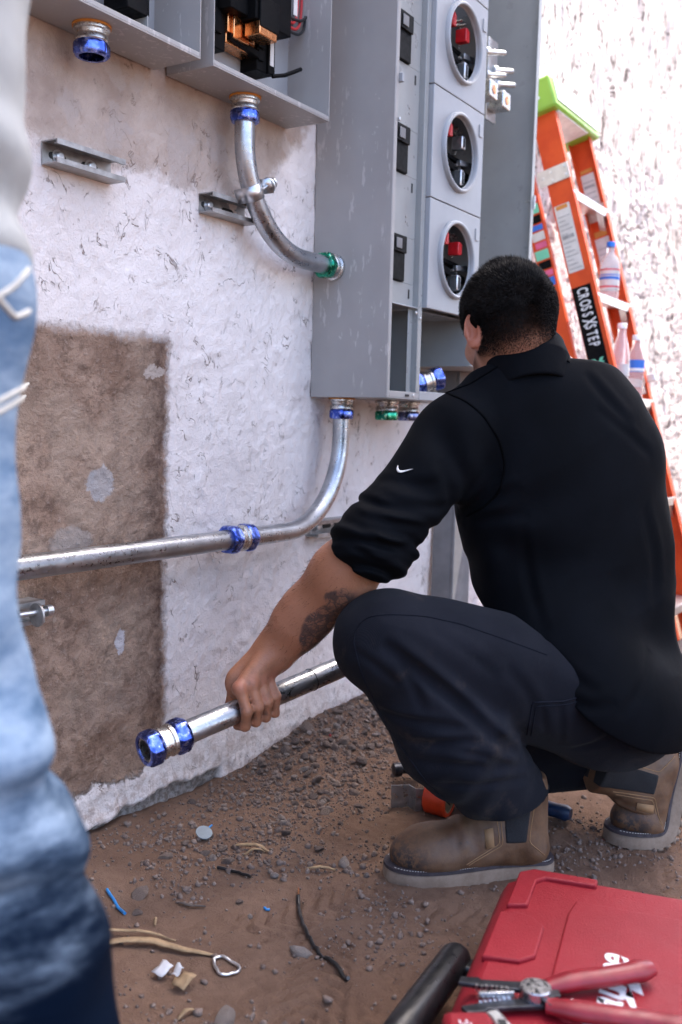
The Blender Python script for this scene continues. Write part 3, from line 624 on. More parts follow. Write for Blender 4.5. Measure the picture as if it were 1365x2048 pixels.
def connector(p, d, parent, nut='blue_chromate', gasket=True, k=1.0, name='connector'):
    """box connector: starts at the box face p and points away along d"""
    p = np.asarray(p, float); d = np.asarray(d, float)/np.linalg.norm(d)
    body = collar(p, d, [(0, .031), (.004, .032), (.008, .0315), (.010, .0275), (.016, .0265), (.020, .029), (.026, .0295), (.030, .027)], 'cast_silver', parent, name)
    if gasket: g_ = MB(); g_.lathe(p - d*.0002, d, [(0, .034), (.0035, .034)], 36); g_.build('gasket', 'orange_gasket', body)
    hexnut(p + d*.028, d, .024, .0325, nut, body)
    return body
def coupling(c, d, parent, nut='blue_chromate'):
    c = np.asarray(c, float); d = np.asarray(d, float)/np.linalg.norm(d)
    body = collar(c - d*.028, d, [(0, .0265), (.010, .0265), (.013, .0265), (.015, .0290), (.021, .0290), (.023, .0262), (.033, .0262), (.035, .0290), (.041, .0290), (.043, .0265), (.056, .0265)], 'cast_silver', parent, 'coupling')
    hexnut(c - d*.042, d, .028, .0325, nut, body); hexnut(c + d*.014, d, .028, .0325, nut, body); return body
def arc(c, r, a0, a1, ux, uy, n=22):
    c = np.asarray(c, float); return [c + r*(np.asarray(ux)*cos(a)+np.asarray(uy)*sin(a)) for a in np.linspace(a0, a1, n)]
YP = -.0635
EX, EZ = np.array([1., 0, 0]), np.array([0, 0, 1.])
# bend from the upper box into the side of the cabinet
xb, zb, rb = 1.718, 1.212, .225
ctr = (xb+rb, YP, zb+rb)
pts = [(xb, YP, BZ-.03), (xb, YP, zb+rb+.01)] + arc(ctr, rb, pi, 1.5*pi, EX, EZ) + [(PX0-.02, YP, zb), (PX0-.004, YP, zb)]
t = thing('conduit_elbow', 'curved steel conduit from the upper box into the cabinet side, green end fitting', 'conduit', (xb, YP, zb))
m = MB(); m.pipe(pts, RO, RI); m.build('pipe', 'galvanised', t, smooth=60)
connector((xb, YP, BZ-.0006), (0, 0, -1), t)
connector((PX0-.0006, YP, zb), (-1, 0, 0), t, nut='green_chromate', gasket=False)
# bend under the cabinet, coupling, long straight run to the left
xc, zc, rc_ = 2.128, .5775, .225
pts = [(xc, YP, PZ0-.03), (xc, YP, zc+rc_+.004)] + arc((xc-rc_, YP, zc+rc_), rc_, 0, -pi/2, EX, EZ) + [(1.74, YP, zc), (1.722, YP, zc)]
t = thing('conduit_run', 'steel conduit bending down from the cabinet and running left along the wall', 'conduit', (xc, YP, zc))
m = MB(); m.pipe(pts, RO, RI); m.build('elbow_pipe', 'galvanised', t, smooth=60)
m = MB(); m.pipe([(1.718, YP, zc), (1.3, YP, zc), (.75, YP, zc+.002)], RO, RI); m.build('straight_pipe', 'galvanised', t, smooth=60)
connector((xc, YP, PZ0-.0006), (0, 0, -1), t); coupling((1.72, YP, zc), (1, 0, 0), t)
# loose connectors
t = thing('conduit_connector', 'empty blue connector hanging under the left electrical box', 'connector', (1.285, YP, BZ)); connector((1.285, YP, BZ-.0006), (0, 0, -1), t)
t = thing('conduit_connector', 'green ringed connector under the cabinet, right of the conduit', 'connector', (2.29, -.10, PZ0)); connector((2.29, -.10, PZ0-.0006), (0, 0, -1), t, nut='green_chromate', gasket=False)
t = thing('conduit_connector', 'dull indigo ringed connector under the cabinet, beside the green one', 'connector', (2.41, -.10, PZ0)); connector((2.41, -.10, PZ0-.0006), (0, 0, -1), t, nut='indigo_chromate', gasket=False)
t = thing('conduit_coupling', 'loose blue coupling lying inside the cabinet beside the crouching person', 'coupling', (2.33, -.155, PZ0+.036))
dcp = np.array([.75, -.62, .30]); coupling((2.375, -.172, PZ0+.052), dcp, t); m = MB(); m.pipe([np.array((2.375, -.172, PZ0+.052))-dcp*.03, np.array((2.375, -.172, PZ0+.052))+dcp*.03], RO+.0008, RI); m.build('sleeve', 'cast_silver', t)
# strut channel
def strut(name, label, x0, x1, zc_, holes, d=.041, hh=.0205, group=None):
    t = thing(name, label, 'strut channel', ((x0+x1)/2, 0, zc_)); y0 = .004; th = .0025
    prof = [(y0, -hh), (-d, -hh), (-d, -hh+.009), (-d+.007, -hh+.009), (-d+.007, -hh+.0068), (-d+th, -hh+.0068), (-d+th, -hh+th), (y0-th-.004, -hh+th),
            (y0-th-.004, hh-th), (-d+th, hh-th), (-d+th, hh-.0068), (-d+.007, hh-.0068), (-d+.007, hh-.009), (-d, hh-.009), (-d, hh), (y0, hh)]
    m = MB(); vs = [(x, a, zc_+b) for x in (x0, x1) for a, b in prof]; n = len(prof)
    fs = [(k, (k+1) % n, n+(k+1) % n, n+k) for k in range(n)]
    # end caps as quads of the profile skin
    for o in (0, n):
        for q in ((0, 1, 6, 7), (8, 9, 14, 15), (0, 7, 8, 15), (1, 2, 3, 4), (1, 4, 5, 6), (11, 12, 13, 14), (9, 10, 11, 14)): fs.append(tuple(o+i for i in q))
    m.add(vs, fs); ch = m.build('channel', 'strut_zinc', t, smooth=20)
    for (hx, bolt) in holes:
        h = MB(); 
        poly = [(.014+.006*cos(a) if c_ > 0 else -.014+.006*cos(a), .006*sin(a)) for c_, aa in ((1, np.linspace(-pi/2, pi/2, 8)), (-1, np.linspace(pi/2, 1.5*pi, 8))) for a in aa]
        h.prism(poly, (hx, -.0026, zc_), EX, EZ, .0006); h.build('slot_hole', 'black_matte', ch)
        if bolt:
            b = MB(); b.lathe((hx, -.003, zc_), (0, -1, 0), [(0, .0125), (.002, .0125), (.002, .0085), (.009, .0085), (.0105, .006)], 20); b.build('bolt', 'bright_zinc', t, smooth=30)
    return t
strut('strut_channel', 'short empty strut channel bolted to the wall at upper left', 1.228, 1.392, 1.294, [(1.262, 1), (1.338, 1)])
strut('strut_channel', 'short strut channel clamped to the curved conduit', 1.645, 1.80, 1.288, [(1.672, 1), (1.74, 0)])
strut('strut_channel', 'long strut channel on the wall behind the black sleeve', 2.07, 2.62, .568, [(2.115, 1), (2.165, 0), (2.22, 0), (2.275, 0), (2.33, 0), (2.385, 0), (2.44, 0), (2.5, 0)])
strut('strut_channel', 'strut channel end showing beside the blue jeans under the long pipe', 1.03, 1.20, .49, [(1.08, 1), (1.15, 1)])
# strut strap on the bend
def strap(pc, ax, n1, parent):
    pc = np.asarray(pc, float); ax = np.asarray(ax, float)/np.linalg.norm(ax); n1 = np.asarray(n1, float)/np.linalg.norm(n1); n2 = np.cross(ax, n1)
    m = MB(); N = 20; vs = []; fs = []
    pr = [(-.0415, .008), (-.026, .012)]
    for a in np.linspace(pi*.86, pi*.14, N): pr.append((.0232*cos(a), .0232*sin(a)*1.0))
    pr += [(.026, .012), (.046, .010), (.048, .036)]
    pr = [(-.0300, -.024), (-.0245, -.012)] + [(.0238*cos(a), .0238*sin(a)) for a in np.linspace(pi*1.08, -pi*.02, N)] + [(.030, -.004), (.033, .004), (.033, .030)]
    w = .016; th = .0022
    for (a, b) in pr:
        for s in (-w, w): vs.append(pc + n2*a + n1*b + ax*s)
    k = len(pr)
    for i in range(k-1): fs.append((2*i, 2*i+1, 2*i+3, 2*i+2))
    m.add(vs, fs); o = m.build('strap', 'bright_zinc', parent, smooth=40)
    sm = o.modifiers.new('solid', 'SOLIDIFY'); sm.thickness = th; sm.offset = 1
    b = MB(); c0 = pc + n2*.033 + n1*.018
    b.lathe(c0 - n2*.020, n2, [(0, .0035), (.04, .0035), (.04, .011), (.044, .0115), (.048, .008)], 14); b.build('bolt', 'bright_zinc', parent, smooth=30)
    b = MB(); b.lathe(c0 + n2*.004, n2, [(0, .017), (.003, .0175), (.006, .016)], 20); b.build('washer', 'bright_zinc', parent, smooth=30)
ang = 1.5*pi-.98; pcl = np.array(ctr) + rb*(EX*cos(pi+.52)+EZ*sin(pi+.52)); axl = -EX*sin(pi+.52)+EZ*cos(pi+.52)
t = thing('pipe_clamp', 'bright strap clamp holding the curved conduit to its strut', 'clamp', pcl); strap(pcl, -axl, (0, -1, 0), t)
t = thing('pipe_clamp', 'strap clamp half hidden by the jeans below the long pipe', 'clamp', (1.16, -.04, .49))
m = MB(); m.lathe((1.13, -.055, .495), (1, -.1, 0), [(0, .005), (.055, .005), (.055, .010), (.066, .010)], 14); m.build('bolt', 'bright_zinc', t, smooth=30)
m = MB(); m.lathe((1.165, -.058, .490), (1, -.1, 0), [(0, .021), (.004, .021)], 20); m.build('washer', 'strut_zinc', t, smooth=30)
# grey post and leaning timber under the cabinet
t = thing('grey_post', 'grey steel post standing against the wall under the cabinet', 'post', (2.80, -.05, 0))
m = MB(); m.box((2.755, -.085, -.05), (2.875, -.075, 1.0)); m.box((2.755, -.075, -.05), (2.763, -.01, 1.0)); m.build('post_channel', 'board_grey', t, bevel=.003)
m = MB(); m.tube([(2.92, -.22, .0), (2.99, -.045, .92)], .012, 10); o = m.build('leaning_stick', 'wood'); tag(o, 'thin wooden stick leaning on the wall behind the crouching back', 'stick')
# ------------------------------------------------------------------ step ladder leaning folded against the wall
LV = np.array([0, .288, 1.0]); LV /= np.linalg.norm(LV); LN = np.array([0, -1.0, .288]); LN /= np.linalg.norm(LN)
def lp(x, z, n=0.0):          # point on the ladder's front plane at height z, pushed n along the front normal
    return np.array([x, -.135-.288*(1.9-z), z]) + LN*n
XA = lambda z: 3.30
XB = lambda z: 3.685
lad = thing('step_ladder', 'orange fibreglass step ladder with lime green top, folded against the wall', 'ladder', lp(3.5, 0.01))
def channel(xf, inward, z0, z1, w, fl, off, name, mat='ladder_orange'):
    a, b = lp(xf(z0), z0, off), lp(xf(z1), z1, off); ax = b-a; L = np.linalg.norm(ax); ax /= L; sx = np.array([inward, 0, 0.]); m = MB(); th = .005
    c = (a+b)/2
    prof = [(0, 0), (fl, 0), (fl, -th), (th, -th), (th, -w+th), (fl, -w+th), (fl, -w), (0, -w)]
    vs = [p + sx*q[0] + LN*q[1] for p in (a, b) for q in prof]; n = 8
    fs = [(k, (k+1) % n, n+(k+1) % n, n+k) for k in range(n)]
    for o in (0, n):
        for q in ((0, 1, 2, 3), (0, 3, 4, 7), (4, 5, 6, 7)): fs.append(tuple(o+i for i in q))
    m.add(vs, fs); return m.build(name, mat, lad, smooth=20, bevel=.0015)
channel(XA, 1, .0, 1.93, .082, .030, 0, 'front_rail'); channel(XB, -1, .0, 1.93, .082, .030, 0, 'front_rail')
channel(lambda z: XA(z)-.012, 1, .03, 1.82, .058, .026, -.118, 'rear_rail'); channel(lambda z: XB(z)+.012, -1, .03, 1.82, .058, .026, -.118, 'rear_rail')
for z in (1.635, 1.29, .945, .60, .255):
    m = MB(); a = lp(XA(z)+.006, z); b = lp(XB(z)-.006, z)
    m.obox((a+b)/2 - LN*.040, ((1, 0, 0), (0, -1, 0), (0, 0, 1)), (np.linalg.norm(b-a)/2, .040, .0025))
    m.obox((a+b)/2 + np.array([0, -.0, -.014]), ((1, 0, 0), (0, -1, 0), (0, 0, 1)), (np.linalg.norm(b-a)/2, .0025, .0145))
    m.build('step', 'aluminium', lad, bevel=.001)
    for sx, xf in ((1, XA), (-1, XB)):
        m = MB(); p = lp(xf(z)+sx*.006, z-.012, -.02); q = p + np.array([sx*.05, 0, 0]); r = p + np.array([0, 0, -.055]); e = np.array([0, .012, .003])
        m.add([p+e, q+e, r+e, p-e, q-e, r-e], [(0, 1, 2), (5, 4, 3), (0, 3, 4, 1), (1, 4, 5, 2), (2, 5, 3, 0)]); m.build('step_brace', 'aluminium', lad, smooth=0)
# moulded top; white sheets on its top, underside and front stand for sun glare
m = MB(); a = lp(3.275, 1.955, .010); b = lp(3.715, 1.955, .010); m.obox((a+b)/2 - LN*.085, ((1, 0, 0), LN, LV), (.232, .095, .055)); m.build('top_cap', 'ladder_cap', lad, bevel=.010)
m = MB(); m.obox((a+b)/2 - LN*.085 + LV*.0565, ((1, 0, 0), LN, LV), (.205, .080, .003)); m.build('top_glare', 'cap_white', lad, bevel=.002)
m = MB(); m.obox((a+b)/2 - LN*.085 - LV*.0565 - np.array([.03, 0, 0]), ((1, 0, 0), LN, LV), (.150, .085, .003)); m.build('under_glare', 'cap_white', lad, bevel=.002)
m = MB(); m.obox((a+b)/2 + LN*.0115 + LV*.008, ((1, 0, 0), LN, LV), (.205, .003, .040)); m.build('front_glare', 'cap_white', lad, bevel=.002)
for (q, dz) in ((-.035, 1.975), (-.035, 1.945), (-.11, 1.97)):
    m = MB(); m.lathe(lp(3.2635, dz, q), (-1, 0, 0), [(0, .007), (.002, .007), (.0035, .004)], 12); m.build('rivet', 'bright_zinc', lad)
# hinge plates and rivets on the near rail
m = MB(); p = lp(XA(1.70), 1.700, -.052); m.obox(p + np.array([-.0035, 0, 0]), ((1, 0, 0), LN, LV), (.0022, .056, .027)); pl_ = m.build('hinge_plate', 'aluminium', lad, bevel=.001)
for (q, dz) in ((-.012, 1.715), (-.012, 1.688), (-.06, 1.712), (-.06, 1.685), (-.09, 1.70)):
    m = MB(); m.lathe(lp(XA(1.7), dz, q) + np.array([-.0057, 0, 0]), (-1, 0, 0), [(0, .006), (.002, .006), (.003, .003)], 10); m.build('rivet', 'bright_zinc', pl_)
m = MB(); p = lp(XB(1.66), 1.640, -.042); m.obox(p + np.array([-.0085, 0, 0]), ((1, 0, 0), LN, LV), (.0015, .036, .03)); m.build('hinge_plate', 'aluminium', lad, bevel=.001)
m = MB(); p = lp(XB(1.0), 1.02, -.02); m.obox(p + np.array([-.012, 0, 0]), ((1, 0, 0), LN, LV), (.004, .05, .014)); m.obox(p + np.array([-.018, 0, 0]), ((1, 0, 0), LN, LV), (.002, .008, .05)); m.build('spreader_bracket', 'aluminium', lad, bevel=.002)
# stickers: thin vinyl sheets with printed blocks and lettering raised a hair above them
def sticker(xf, z0, z1, n0, n1, mat, name, parent, lift=.0012):
    m = MB(); zc = (z0+z1)/2; p = lp(xf(zc), zc, (n0+n1)/2); m.obox(p + np.array([-lift, 0, 0]), ((1, 0, 0), LN, LV), (.0004, abs(n1-n0)/2, (z1-z0)/2/LV[2]))
    return m.build(name, mat, parent)
s1 = sticker(XA, 1.375, 1.600, -.076, -.022, 'paper_label', 'warning_label', lad)
for k, (za, zb, na, nb) in enumerate(((1.585, 1.598, -.07, -.03), )): sticker(XA, za, zb, na, nb, 'label_orange', 'label_header', s1, .002)
for k in range(13):
    za = 1.385+k*.0145
    if k == 7: sticker(XA, za, za+.012, -.071, -.03, 'label_grey', 'label_picture', s1, .002)
    else: sticker(XA, za, za+.0025, -.072, -.028-.01*((k*7) % 3), 'label_grey', 'label_line', s1, .002)
inB = lambda z: XB(z)-.0052
s2 = sticker(inB, 1.665, 1.785, -.07, -.02, 'paper_label', 'warning_label', lad)
for k in range(5): sticker(inB, 1.675+k*.02, 1.675+k*.02+(.010 if k == 3 else .003), -.066, -.026, 'label_grey', 'label_line', s2, .002)
sticker(inB, 1.79, 1.803, -.068, -.022, 'label_orange', 'label_header', s2)
s2 = sticker(inB, 1.42, 1.55, -.072, -.020, 'paper_label', 'warning_label', lad)
for k in range(5): sticker(inB, 1.43+k*.02, 1.433+k*.02, -.066, -.026, 'label_grey', 'label_line', s2, .002)
sticker(inB, 1.555, 1.575, -.07, -.022, 'label_orange', 'label_header', s2)
# black sticker with lettering read down the rail
s3 = sticker(XA, 1.040, 1.325, -.080, -.014, 'black_plastic', 'name_sticker', lad)
def text_mesh(name, txt, size, org, ux, uy, mat, parent, thick=.0004, bold=True, spacing=1.0, shear=0, offset=0, sx=1.0):
    cu = bpy.data.curves.new(name, 'FONT'); cu.body = txt; cu.size = size; cu.extrude = thick; cu.align_x = 'LEFT'; cu.align_y = 'CENTER'; cu.space_character = spacing; cu.shear = shear
    cu.offset = offset; ob = bpy.data.objects.new(name, cu); COL.objects.link(ob)
    dg = bpy.context.evaluated_depsgraph_get(); me = bpy.data.meshes.new_from_object(ob.evaluated_get(dg)); bpy.data.objects.remove(ob); bpy.data.curves.remove(cu)
    ux = Vector(ux).normalized(); uy = Vector(uy).normalized(); uz = ux.cross(uy); Mx = Matrix((ux, uy, uz)).transposed().to_4x4(); Mx.translation = Vector(tuple(map(float, org)))
    me.transform(Mx @ Matrix.Diagonal((sx, 1, 1, 1))); me.materials.clear(); return finish(name, me, mat, parent, smooth=0)
def split_letters(txt, size, org, ux, uy, mat, parent, adv, **kw):
    for k, ch in enumerate(txt): text_mesh('letter', ch, size, np.asarray(org)+np.asarray(ux)*adv[k], ux, uy, mat, parent, **kw)
tx = lp(XA(1.31), 1.318, -.047) + np.array([-.0022, 0, 0])
adv = np.cumsum([0, .0212, .0212, .0226, .0206, .0206, .0226, .0206, .0196, .0190])
for k, ch in enumerate('CROSSXSTEP'):
    big_ = ch == 'X'; text_mesh('letter', ch, .066 if big_ else .052, tx - LV*adv[k] + LN*0, -LV, LN, 'white_ink', s3, offset=.0010, sx=.50)
m = MB(); p0 = lp(XA(1.06), 1.062, -.047) + np.array([-.0026, 0, 0])
for (q, mt) in ((0, 0), (.013, 0)):
    m = MB(); m.prism([(-.022, .010+q), (-.010, .010+q), (0, -.004+q), (.010, .010+q), (.022, .010+q), (.004, -.014+q), (-.004, -.014+q)], p0, LN, LV, .0006); m.build('chevron', 'green_ink', s3, smooth=0)
# faded stickers on the rear rail
cols = ['pink_ink', 'green_ink', 'black_plastic', 'blue_ink', 'paper_label', 'pink_ink', 'green_ink', 'black_plastic', 'pink_ink', 'blue_ink']
zz = 1.66
rear = lambda z: XA(z)-.0125
for k in range(10):
    h_ = (.022, .034, .028, .02, .03)[k % 5]; sticker(rear, zz-h_, zz-.002, -.172+.004*(k % 3), -.124, cols[k], 'sticker', lad); zz -= h_+.004
# bottles on the steps
def bottle(px, z, label, capm, body, hgt, r, wrap, kind=0, dn=-.040):
    base = lp(px, z, dn)+np.array([0, 0, .0028]); t = thing('water_bottle', label, 'bottle', base); k = hgt
    if kind == 0: pr = [(0, r*.80), (.004, r*.95), (.03*k/.2, r), (.05*k/.2, r*.94), (.07*k/.2, r), (.135*k/.2, r), (.155*k/.2, r*.80), (.172*k/.2, r*.42), (.178*k/.2, .0135), (.195*k/.2, .013)]
    else: pr = [(0, r*.85), (.006, r), (.025, r*.93), (.04, r*.99), (.055, r*.93), (.07, r*.99), (.085, r*.93), (.10, r), (.14, r), (k*.78, r*.78), (k*.90, .0145), (k, .0135)]
    m = MB(); m.lathe(base, (0, 0, 1), pr, 28); b = m.build('bottle_body', body, t, smooth=60)
    m = MB(); m.lathe(base + np.array([0, 0, pr[-1][0]]), (0, 0, 1), [(0, .0155), (.016, .0155), (.018, .014)], 24); m.build('cap', capm, t, smooth=40)
    z0, z1, col_ = wrap; m = MB(); m.lathe(base + np.array([0, 0, z0]), (0, 0, 1), [(0, r+.0008), (z1-z0, r+.0008)], 28, caps=False); w = m.build('wrap_label', col_, t, smooth=60)
    return base, t, w
b1, t1, w1 = bottle(3.545, 1.29, 'sports drink bottle with blue cap standing on a ladder step', 'cap_blue', 'milky_plastic', .200, .034, (.045, .118, 'paper_label'))
for (q, h_, c_) in ((.052, .006, 'red_ink'), (.080, .010, 'blue_ink'), (.094, .004, 'blue_ink'), (.112, .005, 'red_ink')):
    m = MB(); m.lathe(b1 + np.array([0, 0, q]), (0, 0, 1), [(0, .0352), (h_, .0352)], 28, caps=False); m.build('label_band', c_, w1, smooth=60)
b2, t2, w2 = bottle(3.575, .945, 'clear water bottle with blue label on the lower ladder step', 'cap_white', 'bottle_plastic', .215, .031, (.105, .145, 'blue_ink'), 1)
m = MB(); m.lathe(b2 + np.array([0, 0, .106]), (0, 0, 1), [(0, .0322), (.010, .0322)], 28, caps=False); m.build('label_band', 'white_ink', w2, smooth=60)
b3, t3, w3 = bottle(3.40, .945, 'clear bottle half hidden behind the near ladder rail', 'cap_white', 'milky_plastic', .24, .030, (.08, .12, 'paper_label'), 1)
# ------------------------------------------------------------------ signed-distance modelling
def nrmz(v): v = np.asarray(v, float); return v/np.linalg.norm(v)
def cone(p, a, b, r1, r2):
    a = np.asarray(a, np.float32); ba = np.asarray(b, np.float32)-a; q = p-a
    t = np.clip((q@ba)/(ba@ba), 0, 1); return np.linalg.norm(q-t[:, None]*ba, axis=1)-(r1+(r2-r1)*t)
def econe(p, a, b, r1, r2, n, s):
    a = np.asarray(a, np.float32); b = np.asarray(b, np.float32); ba = b-a; n = np.asarray(n, float); n = n-ba*(n@ba)/(ba@ba); n = (n/np.linalg.norm(n)).astype(np.float32)
    q = p-a; q = q + np.outer((q@n)*(1/s-1), n); t = np.clip((q@ba)/(ba@ba), 0, 1)
    return (np.linalg.norm(q-t[:, None]*ba, axis=1)-(r1+(r2-r1)*t))*(.5+.5*s)
def ell(p, c, ax, r):
    q = (p-np.asarray(c, np.float32))@np.asarray(ax, np.float32).T; r = np.asarray(r, np.float32)
    k0 = np.linalg.norm(q/r, axis=1); k1 = np.linalg.norm(q/(r*r), axis=1)+1e-9; return k0*(k0-1)/k1
def smin(a, b, k):
    h = np.clip(.5+.5*(b-a)/k, 0, 1); return b+(a-b)*h-k*h*(1-h)
def smins(k, *ds):
    r = ds[0]
    for d in ds[1:]: r = smin(r, d, k)
    return r
def smax(a, b, k): return -smin(-a, -b, k)
def gated(fn, p, c, R):      # evaluate fn only near its part
    dist = np.linalg.norm(p-np.asarray(c, np.float32), axis=1)-R+.04; i = dist < .04
    if i.any(): dist[i] = np.minimum(fn(p[i]), np.maximum(dist[i], .04)+1) 
    return dist
def plane(p, o, n): return (p-np.asarray(o, np.float32))@np.asarray(nrmz(n), np.float32)
def seg_t(p, a, b):
    a = np.asarray(a, float); ba = np.asarray(b, float)-a; return ((p-a)@ba)/(ba@ba)
def mesh_sdf(fn, lo, hi, h, B=8, newton=2):
    lo = np.asarray(lo, float); n = (np.ceil((np.asarray(hi, float)-lo)/h/B).astype(int)+1); N = n*B
    bi = np.stack(np.meshgrid(*[np.arange(k) for k in n], indexing='ij'), -1).reshape(-1, 3)
    cd = fn((lo+(bi*B+(B-1)/2)*h).astype(np.float32))
    act = np.abs(cd) < B*h*1.35
    D = np.repeat(np.repeat(np.repeat(cd.reshape(n), B, 0), B, 1), B, 2).astype(np.float32)
    off = np.stack(np.meshgrid(*[np.arange(B)]*3, indexing='ij'), -1).reshape(-1, 3); ab = bi[act]
    for s in range(0, len(ab), 500):
        gi = (ab[s:s+500, None, :]*B+off[None]).reshape(-1, 3)
        D[gi[:, 0], gi[:, 1], gi[:, 2]] = fn((lo+gi*h).astype(np.float32))
    S = D < 0
    c8 = [S[i:N[0]-1+i, j:N[1]-1+j, k:N[2]-1+k] for i in (0, 1) for j in (0, 1) for k in (0, 1)]
    anyS = np.zeros_like(c8[0]); allS = np.ones_like(c8[0])
    for c in c8: anyS |= c; allS &= c
    cells = np.argwhere(anyS & ~allS); vid = -np.ones(anyS.shape, np.int32); vid[tuple(cells.T)] = np.arange(len(cells))
    acc = np.zeros((len(cells), 3)); cnt = np.zeros(len(cells))
    cor = [(i, j, k) for i in (0, 1) for j in (0, 1) for k in (0, 1)]
    vals = {c: D[cells[:, 0]+c[0], cells[:, 1]+c[1], cells[:, 2]+c[2]] for c in cor}
    for a in cor:
        for ax in range(3):
            if a[ax]: continue
            b = list(a); b[ax] = 1; b = tuple(b); da, db = vals[a], vals[b]; mm = (da < 0) != (db < 0)
            t = np.where(mm, da/np.where(mm, da-db, 1), 0); pt = np.tile(np.array(a, float), (len(cells), 1)); pt[:, ax] += t
            acc[mm] += pt[mm]; cnt[mm] += 1
    V = lo + (cells+acc/cnt[:, None])*h; F = []
    for ax in range(3):
        u, v = (ax+1) % 3, (ax+2) % 3
        s0 = [slice(None)]*3; s1 = [slice(None)]*3; s0[ax] = slice(0, -1); s1[ax] = slice(1, None)
        ch = S[tuple(s0)] != S[tuple(s1)]; e = np.argwhere(ch); e = e[(e[:, u] > 0) & (e[:, v] > 0) & (e[:, u] < N[u]-1) & (e[:, v] < N[v]-1)]
        ins = S[tuple(e.T)]
        def cid(du, dv):
            q = e.copy(); q[:, u] -= du; q[:, v] -= dv; return vid[tuple(q.T)]
        q = np.stack([cid(1, 1), cid(0, 1), cid(0, 0), cid(1, 0)], 1); q = np.where(ins[:, None], q, q[:, ::-1]); F.append(q[(q >= 0).all(1)])
    F = np.concatenate(F)
    for _ in range(newton):
        p = V.astype(np.float32); d = fn(p); e = h*.4; gr = np.stack([fn(p+np.eye(3, dtype=np.float32)[i]*e)-d for i in range(3)], 1)/e
        st = d[:, None]*gr/np.maximum((gr**2).sum(1), .25)[:, None]; ln = np.linalg.norm(st, axis=1); st *= np.minimum(1, .6*h/np.maximum(ln, 1e-9))[:, None]; V = V-st
    return V, F
def sdf_obj(name, fn, lo, hi, h, mat, parent, mapfn=None, attrs=None, newton=2):
    V, F = mesh_sdf(fn, lo, hi, h, newton=newton); W_ = mapfn(V) if mapfn else V
    me = grid_mesh(name, W_, F)
    if attrs:
        for k, f_ in attrs.items(): fattr(me, k, f_(V))
    return finish(name, me, mat, parent, 180)
def cast(px, py, fn, t0=1.35, t1=2.6):
    px = np.atleast_1d(np.asarray(px, float)); py = np.atleast_1d(np.asarray(py, float))
    r = FWD + RGT*((px-CXP)/FPX)[:, None] - UPV*((py-CYP)/FPX)[:, None]; ln = np.linalg.norm(r, axis=1); r = r/ln[:, None]; t = np.full(len(px), t0)
    for _ in range(45): t = np.minimum(t + np.clip(fn((CAM+r*t[:, None]).astype(np.float32)), -.05, .08)*.8, t1)
    return CAM+r*t[:, None]
def resample(pts, n):
    pts = np.asarray(pts, float); s = np.r_[0, np.cumsum(np.linalg.norm(np.diff(pts, axis=0), axis=1))]; u = np.linspace(0, s[-1], n)
    # smooth through the points
    out = np.stack([np.interp(u, s, pts[:, k]) for k in range(pts.shape[1])], 1)
    for _ in range(3): out[1:-1] = (out[:-2]+2*out[1:-1]+out[2:])/4
    return out
def seam(pix, fn, mat, parent, r=.0012, n=40, name='seam', lift=.0004, t0=1.35):
    q = resample(pix, n); P = cast(q[:, 0], q[:, 1], fn, t0); P = P + (CAM-P)/np.linalg.norm(CAM-P, axis=1)[:, None]*lift
    m = MB(); m.tube(P, r, 6); return m.build(name, mat, parent, smooth=60)
def stitches(pix, fn, mat, parent, step=4, r=.0007, name='stitching'):
    pts = np.asarray(pix, float); L = np.sum(np.linalg.norm(np.diff(pts, axis=0), axis=1)); n = max(4, int(L/step)*2); q = resample(pix, n); P = cast(q[:, 0], q[:, 1], fn)
    P = P + (CAM-P)/np.linalg.norm(CAM-P, axis=1)[:, None]*.0006; m = MB()
    for i in range(0, n-1, 2): m.tube([P[i], (P[i]+P[i+1])/2, P[i+1]], r, 5)
    return m.build(name, mat, parent, smooth=60, kind='stuff')

def make_creases(lst, fn):       # fold lines laid on a garment: depth A, width w
    q = np.concatenate([resample(pix, 12) for pix, A, w in lst]); P = cast(q[:, 0], q[:, 1], fn).astype(np.float32)
    return [(P[12*k:12*k+12], A, w) for k, (pix, A, w) in enumerate(lst)]
def creasing(p, lst):
    r = np.zeros(len(p), np.float32)
    for P, A, w in lst:
        c = P.mean(0); R_ = np.linalg.norm(P-c, axis=1).max()+4*w; i = np.flatnonzero(np.linalg.norm(p-c, axis=1) < R_)
        if not len(i): continue
        q = p[i]; best = np.full(len(i), 9., np.float32); tt = np.zeros(len(i), np.float32); sd = np.zeros(len(i), np.float32)
        for k in range(len(P)-1):
            a, ba = P[k], P[k+1]-P[k]; t = np.clip(((q-a)@ba)/(ba@ba), 0, 1); v = q-a-t[:, None]*ba; d = np.linalg.norm(v, axis=1); m = d < best
            best[m] = d[m]; tt[m] = (k+t[m])/(len(P)-1); sd[m] = (v@UPV.astype(np.float32))[m]
        fade = np.maximum(np.sin(pi*np.clip(tt, 0, 1)), 0)**.6; up = sd > 0
        r[i] += A*fade*(np.exp(-(best/w)**2) - .45*np.where(up, 1, .35)*np.exp(-((best-2.0*w)/(1.1*w))**2))
    return r
